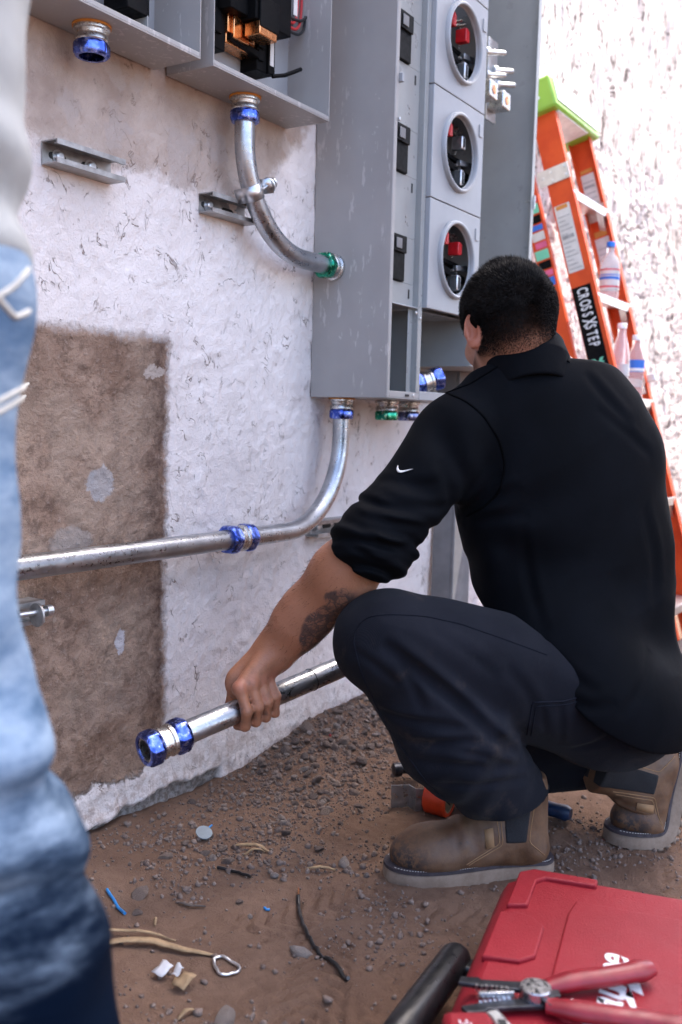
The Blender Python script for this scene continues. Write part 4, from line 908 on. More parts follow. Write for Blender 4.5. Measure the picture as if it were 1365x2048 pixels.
# ------------------------------------------------------------------ the crouching man
F0 = np.array([cos(YAW), sin(YAW), 0]); R0 = np.array([sin(YAW), -cos(YAW), 0]); Z0 = np.array([0, 0, 1.])
tf = nrmz(F0*.93-R0*.36); tr = nrmz(R0*.93+F0*.36)
T0 = at(1222, 1395, 2.00); T1 = at(1174, 1265, 2.00); T2 = at(1150, 1125, 1.99); T3 = at(1124, 985, 1.96); T4 = at(1098, 885, 1.935); TN = at(1050, 775, 1.90)
SL = at(915, 874, 1.86); SR = SL + tr*.352 + np.array([0, 0, -.032]); EL = at(742, 1090, 1.785); WL = at(562, 1283, 1.885)
ER = at(1190, 1130, 2.22); WR = at(1080, 1300, 2.22)
HL = at(1195, 1402, 1.935); KL = at(775, 1282, 1.755); ML = at(908, 1468, 1.805); AL = at(1018, 1597, 1.90)
HR = at(1262, 1390, 2.07); KR = at(930, 1525, 2.20); AR = at(1255, 1505, 2.085)
# held conduit: axis end points and a frame round it
PA = at(300, 1497, 1.725); PB = at(690, 1331, 2.005); pax = nrmz(PB-PA)
def pipe_at(px):     # point on the held pipe seen at column px
    lo_, hi_ = -.3, 1.5
    for _ in range(40):
        mi = (lo_+hi_)/2; q = PA+(PB-PA)*mi; d_ = q-CAM; x_ = CXP+FPX*(d_@RGT)/(d_@FWD)
        if x_ < px: lo_ = mi
        else: hi_ = mi
    return PA+(PB-PA)*lo_
# head frame
hd = nrmz(F0*.965-R0*.26); HP = radians(24)
hf = hd*cos(HP)-Z0*sin(HP); hu = Z0*cos(HP)+hd*sin(HP); hr = np.cross(hf, hu); roll = radians(-3); hu, hr = hu*cos(roll)+hr*sin(roll), hr*cos(roll)-hu*sin(roll)
HC = at(1016, 628, 1.895); HAX = np.stack([hr, hf, hu])
def H(a, b, c): return HC+hr*a+hf*b+hu*c
# hand frame on the pipe
HO = pipe_at(512); pc = -FWD-pax*np.dot(-FWD, pax); pc = nrmz(pc); pu = np.cross(pc, pax); pu = pu if pu[2] > 0 else -pu
def HP_(s, deg, rho): a = radians(deg); return HO+pax*s+(pu*cos(a)+pc*sin(a))*rho
def hand_left(p):
    fs = []
    for (s, r, k, d0) in ((-.040, .0098, 1.0, 0), (-.0155, .0100, 1.04, 2), (.0075, .0095, 1.0, -2), (.029, .0085, .93, -8)):
        A = HP_(s, 34+d0, .050*k); B_ = HP_(s-.004, 92+d0, .0355); C_ = HP_(s-.005, 150, .0325); D_ = HP_(s-.004, 205, .0305)
        f = smins(.006, cone(p, A, B_, r*1.13, r), cone(p, B_, C_, r*1.02, r*.92), cone(p, C_, D_, r*.93, r*.80))
        kn = np.linalg.norm(p-np.asarray(A+pc*.002, np.float32), axis=1)-r*1.22; f = smin(f, kn, .008); fs.append((f, A))
    w = WL + nrmz(HO-WL)*.008
    mets = [cone(p, w+pax*.10*q+pc*.002, A-pc*.004, .020, .0125) for q, (f, A) in zip((-.16, -.05, .06, .15), fs)]
    palm = smins(.014, *mets); palm = smin(palm, econe(p, w-pc*.008, HP_(-.005, 0, .044)-pc*.012, .034, .036, pc, .55), .016)
    T1_ = at(497, 1338, 1.893); T2_ = at(468, 1372, 1.895); T3_ = at(462, 1412, 1.905); T4_ = at(478, 1440, 1.915)
    th = smins(.008, cone(p, T1_, T2_, .017, .0125), cone(p, T2_, T3_, .0118, .0105), cone(p, T3_, T4_, .0105, .0085))
    r = smin(palm, th, .014)
    for f, A in fs: r = smin(r, f, .0065)
    return r
def arm_left_skin(p):
    q = nrmz(np.cross(nrmz(WL-EL), -FWD)); mid = EL+(WL-EL)*.30
    fa = smins(.05, cone(p, EL, mid, .050, .0515), cone(p, mid, EL+(WL-EL)*.78, .0515, .0400), econe(p, EL+(WL-EL)*.70, WL+(HO-WL)*.16, .0420, .0375, FWD, .80))
    return smin(fa, cone(p, SL, EL, .055, .048), .03)
def head_skin(p):
    cr = ell(p, HC, HAX, (.0725, .094, .089)); oc = ell(p, H(0, -.022, -.020), HAX, (.0665, .074, .068)); d = smin(cr, oc, .03)
    jaw = ell(p, H(0, .040, -.082), HAX, (.058, .058, .058)); d = smin(d, jaw, .04); d = smin(d, ell(p, H(0, .078, -.112), HAX, (.026, .020, .020)), .025)
    d = smin(d, cone(p, H(-.056, .0, -.070), H(-.030, .060, -.108), .016, .016), .03); d = smin(d, cone(p, H(.056, .0, -.070), H(.030, .060, -.108), .016, .016), .03)
    d = smin(d, cone(p, H(0, .092, -.018), H(0, .112, -.052), .009, .013), .018)           # nose
    d = smin(d, cone(p, H(-.04, .083, .004), H(.04, .083, .004), .012, .012), .02)          # brow
    for s in (-1, 1):
        d = smax(d, -(np.linalg.norm(p-np.asarray(H(s*.032, .100, -.016), np.float32), axis=1)-.014), .012)
        d = smin(d, ell(p, H(s*.032, .080, -.017), HAX, (.013, .013, .012)), .003)
        d = smin(d, ell(p, H(s*.045, .068, -.045), HAX, (.020, .022, .018)), .03)
    d = smin(d, cone(p, H(-.018, .096, -.080), H(.018, .096, -.080), .0065, .0065), .008); d = smin(d, cone(p, H(-.015, .094, -.092), H(.015, .094, -.092), .007, .007), .008)
    nk = smins(.04, econe(p, H(0, -.022, -.070), TN+Z0*.02, .056, .060, hf, .95), cone(p, H(0, -.048, -.055), TN-tf*.012, .034, .044))
    return smin(d, nk, .03)
def ears(p):
    r = None
    for s in (-1, 1):
        ea = np.stack([nrmz(hr*s*.80-hf*.60), nrmz(hf*.80+hr*s*.60), nrmz(hu+hr*s*.10)]); c = H(s*.0785, -.004, -.034)
        e = ell(p, c, ea, (.0085, .0185, .0335)); e = smin(e, ell(p, c-hu*.026-ea[0]*.0+ea[1]*.004, ea, (.0075, .0115, .013)), .008)
        rim = ell(p, c+ea[0]*.0055, ea, (.0085, .0125, .024)); e = smax(e, -rim, .004)
        e = smin(e, ell(p, c+ea[0]*.002+ea[1]*.012-hu*.004, ea, (.006, .006, .010)), .006)
        root = cone(p, H(s*.066, .004, -.020), H(s*.067, .002, -.048), .010, .009); e = smin(e, root, .008); r = e if r is None else np.minimum(r, e)
    return r
def torso_skin(p):
    to = smins(.05, econe(p, TN, T4, .075, .16, tf, .6), econe(p, T4, T3, .165, .18, tf, .6), econe(p, T3, T2, .18, .17, tf, .6), econe(p, T2, T1, .17, .15, tf, .62), econe(p, T1, T0, .15, .13, tf, .7))
    d = smin(to, cone(p, TN, SL, .05, .05), .03); return smin(d, cone(p, TN, SR, .05, .05), .03)
def arm_right(p):
    ra = smins(.02, cone(p, SR, ER, .052, .042), cone(p, ER, WR, .042, .030)); v = nrmz(WR-ER)
    return smins(.008, ra, econe(p, WR, WR+v*.08, .03, .036, FWD, .6), *[cone(p, WR+v*.07+R0*q, WR+v*.15+R0*q*1.4-Z0*.02, .010, .008) for q in (-.03, -.01, .01, .03)], cone(p, WR+R0*.02, WR+v*.07+R0*.06, .013, .010))
def legs_skin(p):
    lg = smins(.03, cone(p, HL, KL, .09, .06), cone(p, KL, AL, .06, .045), cone(p, HR, KR, .09, .06), cone(p, KR, AR, .06, .045))
    return smins(.02, lg, cone(p, AL, AL-Z0*.07, .042, .038), cone(p, AR, AR+R0*.045-Z0*.02, .042, .036))
def body_fn(p):
    d = gated(lambda p: smin(head_skin(p), gated(ears, p, H(0, 0, -.03), .17), .005), p, H(0, 0, -.06), .26)
    d = smin(d, gated(torso_skin, p, (T2+T3)/2, .55), .04)
    a = smin(gated(arm_left_skin, p, EL, .46), gated(hand_left, p, (HO+WL)/2, .17), .020); d = smin(d, a, .02)
    d = smin(d, gated(arm_right, p, ER, .50), .02); return smin(d, gated(legs_skin, p, (KL+HR)/2, .62), .04)
man = thing('person', 'crouching person in a black long-sleeved shirt gripping a conduit by the wall', 'person', (1.80, -.70, 0))
def a_ink(V):
    t = seg_t(V, EL, WL); dirn = nrmz(WL-EL); off = (V-EL)-((V-EL)@dirn)[:, None]*dirn; q = nrmz(RGT*.72-UPV*.72+0*FWD); q = nrmz(q-dirn*(q@dirn)); r = np.maximum(np.linalg.norm(off, axis=1), 1e-4)
    side = (off@q)/r; lim = .10+.75*sstep(.62, .97, t) + .35*(noise3(V.astype(np.float32), 45)-.5)
    dist = np.linalg.norm(off, axis=1)
    arm_ = sstep(.22, .30, t)*sstep(.98, .90, t)*sstep(lim-.05, lim+.05, side)*(dist < .07)
    fg = 0
    for (px_, py_) in ((482, 1424), (508, 1430), (530, 1424)):
        c = cast(px_, py_, hand_left)[0]; dd = V-c; fg = np.maximum(fg, .6*sstep(.009, .006, np.abs(dd@UPV))*sstep(.0055, .004, np.abs(dd@RGT))*(np.abs(dd@FWD) < .012))
    return np.maximum(arm_, fg)
def a_stub(V):
    q = (V-HC)@HAX.T; a, b = q[:, 2], q[:, 1]; head = (np.abs(q[:, 0]) < .11) & (np.linalg.norm(q, axis=1) < .16)
    up = sstep(-.124, -.066, a + .012*(noise3(V.astype(np.float32), 60)-.5) + .06*np.abs(q[:, 0]))
    s = up*sstep(.085, .065, b-.25*(a-.05)); s *= 1-sstep(.0, .02, b)*sstep(-.005, -.02, a)      # clear of the cheek
    ear = ears(V.astype(np.float32)); s = np.where((ear < .004) & (np.abs(q[:, 0]) > .062), 0, s)
    beard = .75*sstep(-.06, -.085, a)*sstep(.0, .03, b)*sstep(.145, .12, np.linalg.norm(q, axis=1))
    return np.where(head, np.maximum(s, beard), 0)
def a_red(V):
    ear = ears(V.astype(np.float32)); q = (V-HC)@HAX.T; r = np.where((ear < .005) & (np.abs(q[:, 0]) > .064) & (np.linalg.norm(q, axis=1) < .14), .6, 0)
    for s in (-.040, -.0155, .0075, .029): r = np.maximum(r, .5*sstep(.022, .006, np.linalg.norm(V-HP_(s, 34, .055), axis=1)))
    return r
def a_grime(V): return sstep(.115, .05, np.linalg.norm(V-HO, axis=1))
body = sdf_obj('body', body_fn, (1.28, -1.15, .02), (2.42, -.22, 1.24), .0031, 'skin', man, attrs=dict(ink=a_ink, stubble=a_stub, redden=a_red, grime=a_grime), newton=1)

# hair: a dark cap plus short strands, fading to the nape
def cap_fn(p):
    q = (p-HC.astype(np.float32))@HAX.T.astype(np.float32); a, b, x_ = q[:, 2], q[:, 1], q[:, 0]
    base = smin(ell(p, HC, HAX, (.0725, .094, .089)), ell(p, H(0, -.022, -.020), HAX, (.0665, .074, .068)), .03)
    aa = a+.036*(noise3(p, 85)-.5); th = -.0030 + .0100*sstep(-.082, .020, aa)*sstep(.095, .07, b) + .0035*(noise3(p, 70)-.5)*sstep(-.03, .03, a)
    d = base-th; lim = -.10 + .016*(noise3(p, 90)-.5) + .083*sstep(-.02, .03, b) + .03*sstep(.02, .05, b)
    d = smax(d, lim-a, .004); return smax(d, b-.086-.25*(a-.05)*0, .004)
hair = sdf_obj('hair', cap_fn, HC-.14, HC+.14, .0035, 'hair_cap', man)
def strands():
    R_ = np.random.default_rng(11); bv = np.empty(len(body.data.vertices)*3, np.float32); body.data.vertices.foreach_get('co', bv); bv = bv.reshape(-1, 3); bv = bv[np.linalg.norm(bv-HC, axis=1) < .17]
    st = a_stub(bv); q = (bv-HC)@HAX.T; st = np.where((q[:, 1] > .0) & (q[:, 2] < -.005), 0, st); idx_ = R_.choice(len(bv), 70000, p=st/st.sum())
    P = (bv[idx_]+R_.normal(0, .0022, (70000, 3))).astype(np.float32); e = .002; Nn = None
    for _ in range(2):
        f = head_skin(P); Nn = np.stack([head_skin(P+np.eye(3, dtype=np.float32)[i]*e)-f for i in range(3)], 1); Nn /= np.linalg.norm(Nn, axis=1)[:, None]; P = P-Nn*f[:, None]
    q = (P-HC)@HAX.T; a, b = q[:, 2], q[:, 1]; n = len(P)
    th = np.maximum(0, -.003+.0096*sstep(-.082, .020, a)); P = P+Nn*(th*1.05)[:, None]
    L = (.0028+.0050*sstep(-.085, -.01, a)+.0075*sstep(.0, .07, a))*(.6+.8*R_.random(n)); comb = nrmz(hf*.6+hu*.45+hr*.15)
    whorl = np.stack([vnoise(P[:, 0]*38, P[:, 2]*38), vnoise(P[:, 1]*38+9, P[:, 2]*38), vnoise(P[:, 0]*38+3, P[:, 1]*38)], 1)-.5
    dirn = Nn*.62 + comb*.55*sstep(-.06, .05, a)[:, None] - hu*(.55*sstep(.02, -.05, a))[:, None] + whorl*.9 + R_.normal(size=(n, 3))*.16; dirn /= np.linalg.norm(dirn, axis=1)[:, None]
    w = np.cross(dirn, R_.normal(size=(n, 3))); w /= np.linalg.norm(w, axis=1)[:, None]; w *= .00045
    mid = P+dirn*(L*.55)[:, None]; tip = P+(dirn*.85+comb*.25)*L[:, None]
    V = np.stack([P-w, P+w, mid+w*.8, mid-w*.8, tip], 1).reshape(-1, 3); i = np.arange(n)*5
    me = bpy.data.meshes.new('hair_strands'); me.from_pydata(V.tolist(), [], [t_ for k in i.tolist() for t_ in ((k, k+1, k+2, k+3), (k+3, k+2, k+4))]); me.update()
    return finish('hair_strands', me, 'hair_dark', hair, 180, kind='stuff')
strands()
def arm_hair():
    R_ = np.random.default_rng(5); bv = np.empty(len(body.data.vertices)*3, np.float32); body.data.vertices.foreach_get('co', bv); bv = bv.reshape(-1, 3)
    t = seg_t(bv, EL, WL); dl = nrmz(WL-EL); off = (bv-EL)-((bv-EL)@dl)[:, None]*dl; k = np.flatnonzero((t > .2) & (t < 1.02) & (np.linalg.norm(off, axis=1) < .065)); k = R_.choice(k, 1700); P = bv[k]+R_.normal(0, .0015, (1700, 3)); Nn = off[k]/np.linalg.norm(off[k], axis=1)[:, None]
    P = P-Nn*.001; d = Nn*.45+dl*.9+R_.normal(size=(1700, 3))*.25; d /= np.linalg.norm(d, axis=1)[:, None]; L = R_.uniform(.005, .012, 1700)[:, None]; w = np.cross(d, R_.normal(size=(1700, 3))); w = w/np.linalg.norm(w, axis=1)[:, None]*.00022
    V = np.stack([P-w, P+w, P+d*L], 1).reshape(-1, 3); me = grid_mesh('arm_hair', V, np.arange(len(V)).reshape(-1, 3)); return finish('arm_hair', me, 'hair_dark', man, 0, kind='stuff')
arm_hair()
for s in (-1, 1):
    m = MB(); m.lathe(H(s*.032, .0815, -.017), hf, [(.0, .0125), (.007, .0105), (.0105, .0065), (.012, 0.0005)], 16); o = m.build('eye', 'eye_white', man); m = MB(); m.lathe(H(s*.032, .0925, -.017), hf, [(0, .0055), (.0012, .004), (.0015, .0003)], 12); m.build('iris', 'hair_cap', o)

# shirt
CU0 = EL+(WL-EL)*.245; hemA, hemB, hemC = at(958, 1215, 1.83), at(1240, 1488, 1.875), at(1352, 1428, 2.02); hemN = np.cross(hemB-hemA, hemC-hemA); hemN = hemN if hemN[2] > 0 else -hemN
def wrink(p, f, dirv, st):      # noise stretched along dirv
    dv = np.asarray(nrmz(dirv), np.float32); q = p - np.outer(p@dv, dv)*(1-1/st); return noise3(q, f)-.5
def shirt_core(p):
    to = smins(.05, econe(p, TN-Z0*.005, T4, .082, .175, tf, .66), econe(p, T4, T3, .192, .208, tf, .64), econe(p, T3, T2, .208, .202, tf, .64), econe(p, T2, T1, .202, .170, tf, .68), econe(p, T1, T0, .170, .142, tf, .80))
    to = smin(to, ell(p, at(1226, 1415, 1.985), np.stack([tr, tf, Z0]), (.154, .155, .140)), .05); to = smin(to, cone(p, at(1095, 1250, 1.940), at(1190, 1400, 1.915), .130, .146), .05)
    sh = smins(.05, cone(p, TN-Z0*.02, SL, .066, .070), cone(p, TN-Z0*.02, SR, .066, .072)); to = smin(to, sh, .05)
    t = np.clip(seg_t(p, SL, EL), 0, 1); tc = seg_t(p, EL, CU0)
    arm = smin(cone(p, SL, EL, .0735, .0690), cone(p, EL, CU0, .0690, .0565), .02)
    al = nrmz(EL-SL); s = (p-SL.astype(np.float32))@al.astype(np.float32)
    lat = (p-SL.astype(np.float32))@nrmz(np.cross(al, FWD)).astype(np.float32)
    ph = (s+.35*lat)*2*pi/.042 + 9*(noise3(p, 7)-.5); am = .25+1.1*noise3(p, 16)
    fold = sstep(.12, .24, s)*sstep(.365, .34, s)
    arm = arm - fold*am*.0042*(np.sin(ph)+.5*np.sin(ph*1.7+2.1+4*noise3(p, 11))) - .010*wrink(p, 12, al*.6+nrmz(np.cross(al, FWD))*.8, 2.2)*sstep(-.02, .1, s)*sstep(.37, .34, s)
    d = smin(to, arm, .028)
    ra = smin(cone(p, SR, ER, .074, .064), cone(p, ER, ER+(WR-ER)*.35, .062, .056), .02); d = smin(d, ra, .04)
    # drag folds fanning from the armpit, and slack low on the back
    ap = at(935, 1030, 1.85); v = p-ap.astype(np.float32); rr = np.linalg.norm(v, axis=1); an = np.arctan2(v@UPV.astype(np.float32), v@RGT.astype(np.float32))
    rid = lambda n_: 1-np.abs(2*(n_+.5)-1)*2
    r2 = np.hypot(v@UPV.astype(np.float32), v@RGT.astype(np.float32)); d = d - .0050*np.sin(an*8+5*noise3(p, 6))*sstep(.05, .10, r2)*sstep(.28, .10, rr) - .010*wrink(p, 7, RGT*.6+UPV*.8, 2.6)
    d = d - .0045*rid(wrink(p, 9, RGT*.55-UPV*.83, 4.0))*sstep(.70, .95, p[:, 2])*sstep(-.05, .15, (p-T3.astype(np.float32))@RGT.astype(np.float32)) - .004*rid(wrink(p, 8, RGT*.85+UPV*.5, 3.5))*sstep(.75, .55, p[:, 2])
    low = sstep(.62, .40, p[:, 2]); d = d - low*.010*wrink(p, 10, UPV+RGT*.35, 3.5)
    return d
CS = []
def shirt_fn(p):
    d = smax(shirt_core(p)+creasing(p, CS), -plane(p, hemB, hemN), .006)
    cutc = plane(p, CU0, CU0-EL); near = np.linalg.norm(p-CU0.astype(np.float32), axis=1) < .108
    d = np.where(near, smax(d, cutc, .005), d)
    wr = ER+(WR-ER)*.35; nearR = np.linalg.norm(p-wr.astype(np.float32), axis=1) < .10; d = np.where(nearR, smax(d, plane(p, wr, WR-ER), .004), d)
    nt_ = plane(p, TN+Z0*.034, nrmz(Z0*.93+tf*.30)); return smax(d, nt_, .01)
CS += make_creases([([(917, 1037), (955, 1005), (1006, 945)], .007, .009), ([(925, 1036), (980, 1000), (1044, 972)], .007, .010), ([(925, 1045), (990, 1035), (1060, 1030)], .005, .010), ([(905, 1020), (900, 970), (880, 920)], .005, .010),
    ([(762, 988), (810, 1012), (870, 1018), (905, 1010)], .006, .008), ([(735, 1020), (790, 1050), (868, 1056)], .006, .008), ([(709, 1053), (778, 1094), (842, 1092)], .006, .007), ([(690, 1082), (745, 1122), (790, 1128)], .005, .006), ([(800, 960), (850, 975), (890, 960)], .004, .010),
    ([(1171, 745), (1215, 800), (1267, 855)], .005, .010), ([(1190, 815), (1250, 860), (1306, 915)], .004, .010), ([(1044, 1043), (1050, 1110), (1062, 1180), (1090, 1270)], .004, .009), ([(1285, 1010), (1310, 1100), (1312, 1220)], .005, .012), ([(1130, 1400), (1190, 1420), (1235, 1405)], .005, .010), ([(1080, 1290), (1150, 1360), (1200, 1390)], .004, .010), ([(1300, 1300), (1290, 1370), (1240, 1440)], .005, .010)], shirt_core)
hemA, hemB = cast([1010, 1240], [1275, 1486], shirt_core); hemC = at(1340, 1440, 1.96)
hemN = np.cross(hemB-hemA, hemC-hemA); hemN = hemN if hemN[2] > 0 else -hemN
shirt = sdf_obj('shirt', shirt_fn, (1.34, -1.24, .12), (2.50, -.26, 1.10), .0045, 'shirt_black', man, newton=1)
# standing collar
cax = nrmz(Z0*cos(radians(30))+hd*sin(radians(30))); CN = at(1048, 740, 1.885)
def collar_fn(p):
    dv = p-CN.astype(np.float32); hgt = dv@cax.astype(np.float32); rad = dv-np.outer(hgt, cax.astype(np.float32)); fw = rad@tf.astype(np.float32); R_ = np.sqrt((rad**2).sum(1)-fw**2+(fw*.95)**2)
    shell = np.abs(R_-(.0835-.12*np.maximum(hgt, 0)+.22*np.minimum(hgt, 0)+.002*(noise3(p, 25)-.5)))-.0034; return smax(smax(shell, hgt-.040, .004), -.055-hgt, .004)
sdf_obj('collar', collar_fn, CN-.13, CN+.13, .003, 'shirt_black', shirt)
seam([(893, 786), (930, 800), (968, 830), (1000, 880), (1012, 930), (1000, 985), (968, 1015), (934, 1032)], shirt_fn, 'shirt_seam', shirt, .0022)
seam([(893, 786), (940, 768), (985, 740), (1012, 722)], shirt_fn, 'shirt_seam', shirt, .0020)
seam([(1010, 724), (1060, 712), (1110, 712), (1140, 724)], shirt_fn, 'shirt_seam', shirt, .0016)
# emblem on the sleeve
up_ = resample([(797, 931), (797, 937), (800, 941), (806, 942), (815, 940), (827, 938)], 24); dn_ = resample([(797, 931), (793, 938), (795, 944), (802, 946), (812, 943), (827, 938)], 24)
q = np.concatenate([up_, dn_]); P = cast(q[:, 0], q[:, 1], shirt_fn); P = P+(CAM-P)/np.linalg.norm(CAM-P, axis=1)[:, None]*.0020; m = MB(); n_ = 24
m.add(P, [(i, i+1, n_+i+1, n_+i) for i in range(n_-1)]); em = m.build('emblem', 'white_ink', shirt, smooth=180); sm_ = em.modifiers.new('s', 'SOLIDIFY'); sm_.thickness = .001

# jeans
hemL = nrmz(AL-ML)
JW = at(1222, 1300, 2.0)
def jeans_core(p):
    hips = smin(ell(p, at(1222, 1410, 1.995), np.stack([tr, tf, Z0]), (.140, .130, .112)), cone(p, at(1215, 1330, 2.0), at(1228, 1400, 2.0), .11, .12), .05)
    th = smin(cone(p, HL, KL, .118, .0865), cone(p, HL+(KL-HL)*.55, KL, .106, .0865), .02)
    kn = np.linalg.norm(p-KL.astype(np.float32), axis=1)-.0865
    tk = seg_t(p, HL, KL)
    th = th - (.010*wrink(p, 11, KL-HL, 3.2) + .005*wrink(p, 26, KL-HL, 3))*sstep(1.02, .8, tk)
    a = smin(hips, th, .05)
    sh = smin(cone(p, KL+(ML-KL)*.06, ML, .083, .096), cone(p, ML, AL+hemL*.06, .096, .066), .03)
    ts = (p-KL.astype(np.float32))@nrmz(AL-KL).astype(np.float32)
    sh = sh - .0045*np.sin(ts*2*pi/.095+9*noise3(p, 6)+(p@RGT.astype(np.float32))*22)*noise3(p, 9)*sstep(.12, .24, ts)*sstep(.44, .36, ts) - (.012*wrink(p, 9, RGT*.8-UPV*.6, 2.8)+.006*wrink(p, 22, RGT*.9-UPV*.4, 2.5))*sstep(.05, .2, ts)
    rid = lambda n_: 1-np.abs(2*(n_+.5)-1)*2
    a = a-.004*rid(wrink(p, 12, KL-HL, 4)); sh = sh-.0045*rid(wrink(p, 11, RGT*.85-UPV*.5, 3.2))*sstep(.12, .25, ts)
    d = smin(a, sh, .011); d = smin(d, kn, .02)
    r = smins(.02, cone(p, HR, KR, .12, .085), cone(p, KR, AR, .080, .064)); r = r - .010*wrink(p, 12, UPV, 2)
    d = smin(d, r, .03)
    return d
CJ = []
def jeans_fn(p):
    d = jeans_core(p)+creasing(p, CJ)
    nl = np.linalg.norm(p-AL.astype(np.float32), axis=1) < .13; d = np.where(nl, smax(d, plane(p, AL+Z0*.004, hemL*.35-Z0), .004), d)
    nr = np.linalg.norm(p-AR.astype(np.float32), axis=1) < .12; d = np.where(nr, smax(d, plane(p, AR+nrmz(AR-KR)*.012, AR-KR), .004), d)
    nw = np.linalg.norm(p-JW.astype(np.float32), axis=1) < .26; return np.where(nw, smax(d, plane(p, JW+Z0*.06, Z0), .01), d)
CJ += make_creases([([(764, 1285), (815, 1326), (879, 1376), (937, 1424), (980, 1472), (1043, 1514)], .020, .010), ([(705, 1300), (750, 1330), (800, 1372)], .004, .007), ([(800, 1330), (830, 1375), (850, 1430)], .005, .008),
    ([(746, 1413), (800, 1440), (863, 1449), (958, 1462)], .006, .008), ([(800, 1480), (852, 1490), (974, 1484)], .006, .008), ([(830, 1524), (900, 1532), (1012, 1538), (1060, 1530)], .006, .009), ([(870, 1566), (940, 1575), (1065, 1556)], .005, .008), ([(900, 1500), (960, 1512), (1040, 1540)], .004, .007),
    ([(860, 1262), (930, 1300), (1000, 1360)], .003, .010), ([(1085, 1405), (1088, 1440), (1092, 1470)], .003, .006), ([(1120, 1404), (1124, 1450), (1122, 1490)], .003, .006), ([(1010, 1330), (1060, 1390), (1075, 1450)], .004, .010), ([(1140, 1500), (1190, 1490), (1225, 1470)], .004, .008)], jeans_core)
jeans = sdf_obj('jeans', jeans_fn, (1.34, -1.2, .0), (2.42, -.28, .72), .0042, 'jeans_dark', man, newton=1)
seam([(708, 1285), (712, 1255), (735, 1233), (775, 1228), (850, 1232), (920, 1247), (1000, 1275), (1095, 1310)], jeans_fn, 'jeans_thread', jeans, .0014, 60)
seam([(708, 1285), (722, 1345), (760, 1425), (800, 1490), (850, 1560), (900, 1610)], jeans_fn, 'jeans_thread', jeans, .0014, 50)
seam([(1055, 1470), (1066, 1405), (1130, 1403), (1180, 1388)], jeans_fn, 'jeans_thread', jeans, .0016, 50, 'pocket_edge'); seam([(1063, 1472), (1073, 1413), (1135, 1410), (1178, 1396)], jeans_fn, 'jeans_thread', jeans, .0012, 50, 'pocket_edge')
seam([(1230, 1448), (1238, 1475), (1252, 1502)], jeans_fn, 'jeans_thread', jeans, .0016, 20); seam([(1240, 1446), (1248, 1474), (1258, 1500)], jeans_fn, 'jeans_thread', jeans, .0016, 20)
for q in ((1182, 1386), (1198, 1386)):
    P = cast(*q, jeans_fn)[0]; m = MB(); m.lathe(P, CAM-P, [(0, .0028), (.0015, .0028), (.002, .001)], 8); m.build('rivet', 'bright_zinc', jeans)

# ------------------------------------------------------------------ boots
LB = .325
def hw(u):      # half width of the sole at u along the foot (heel 0, toe LB)
    x_ = np.clip(u/LB, 0, 1); w = .037+.017*sstep(.30, .72, x_); return w*np.sqrt(np.clip(1-np.clip((.10-x_)/.10, 0, 1)**2, 0, 1))*np.sqrt(np.clip(1-np.clip((x_-.74)/.26, 0, 1)**2.3, 0, 1))
def upper(p):
    X_ = np.eye(3)
    toe = ell(p, (.252, 0, .052), X_, (.066, .049, .044)); mid = cone(p, (.245, 0, .056), (.13, 0, .085), .041, .046); hl = cone(p, (.052, 0, .06), (.058, 0, .15), .041, .043)
    low = econe(p, (.06, 0, .055), (.23, 0, .05), .042, .05, (0, 0, 1), .8); sh = econe(p, (.088, 0, .10), (.080, 0, .20), .056, .058, (0, 1, 0), .86)
    d = smins(.03, toe, mid, hl, low, sh) - .0035*(noise3(p, 38)-.5) - .0025*np.sin(p[:, 0]*190+6*noise3(p, 20))*sstep(.13, .16, p[:, 0])*sstep(.215, .19, p[:, 0])*sstep(.06, .085, p[:, 2])
    d = smax(d, p[:, 2]-.198, .004); return smax(d, .030-p[:, 2], .002)
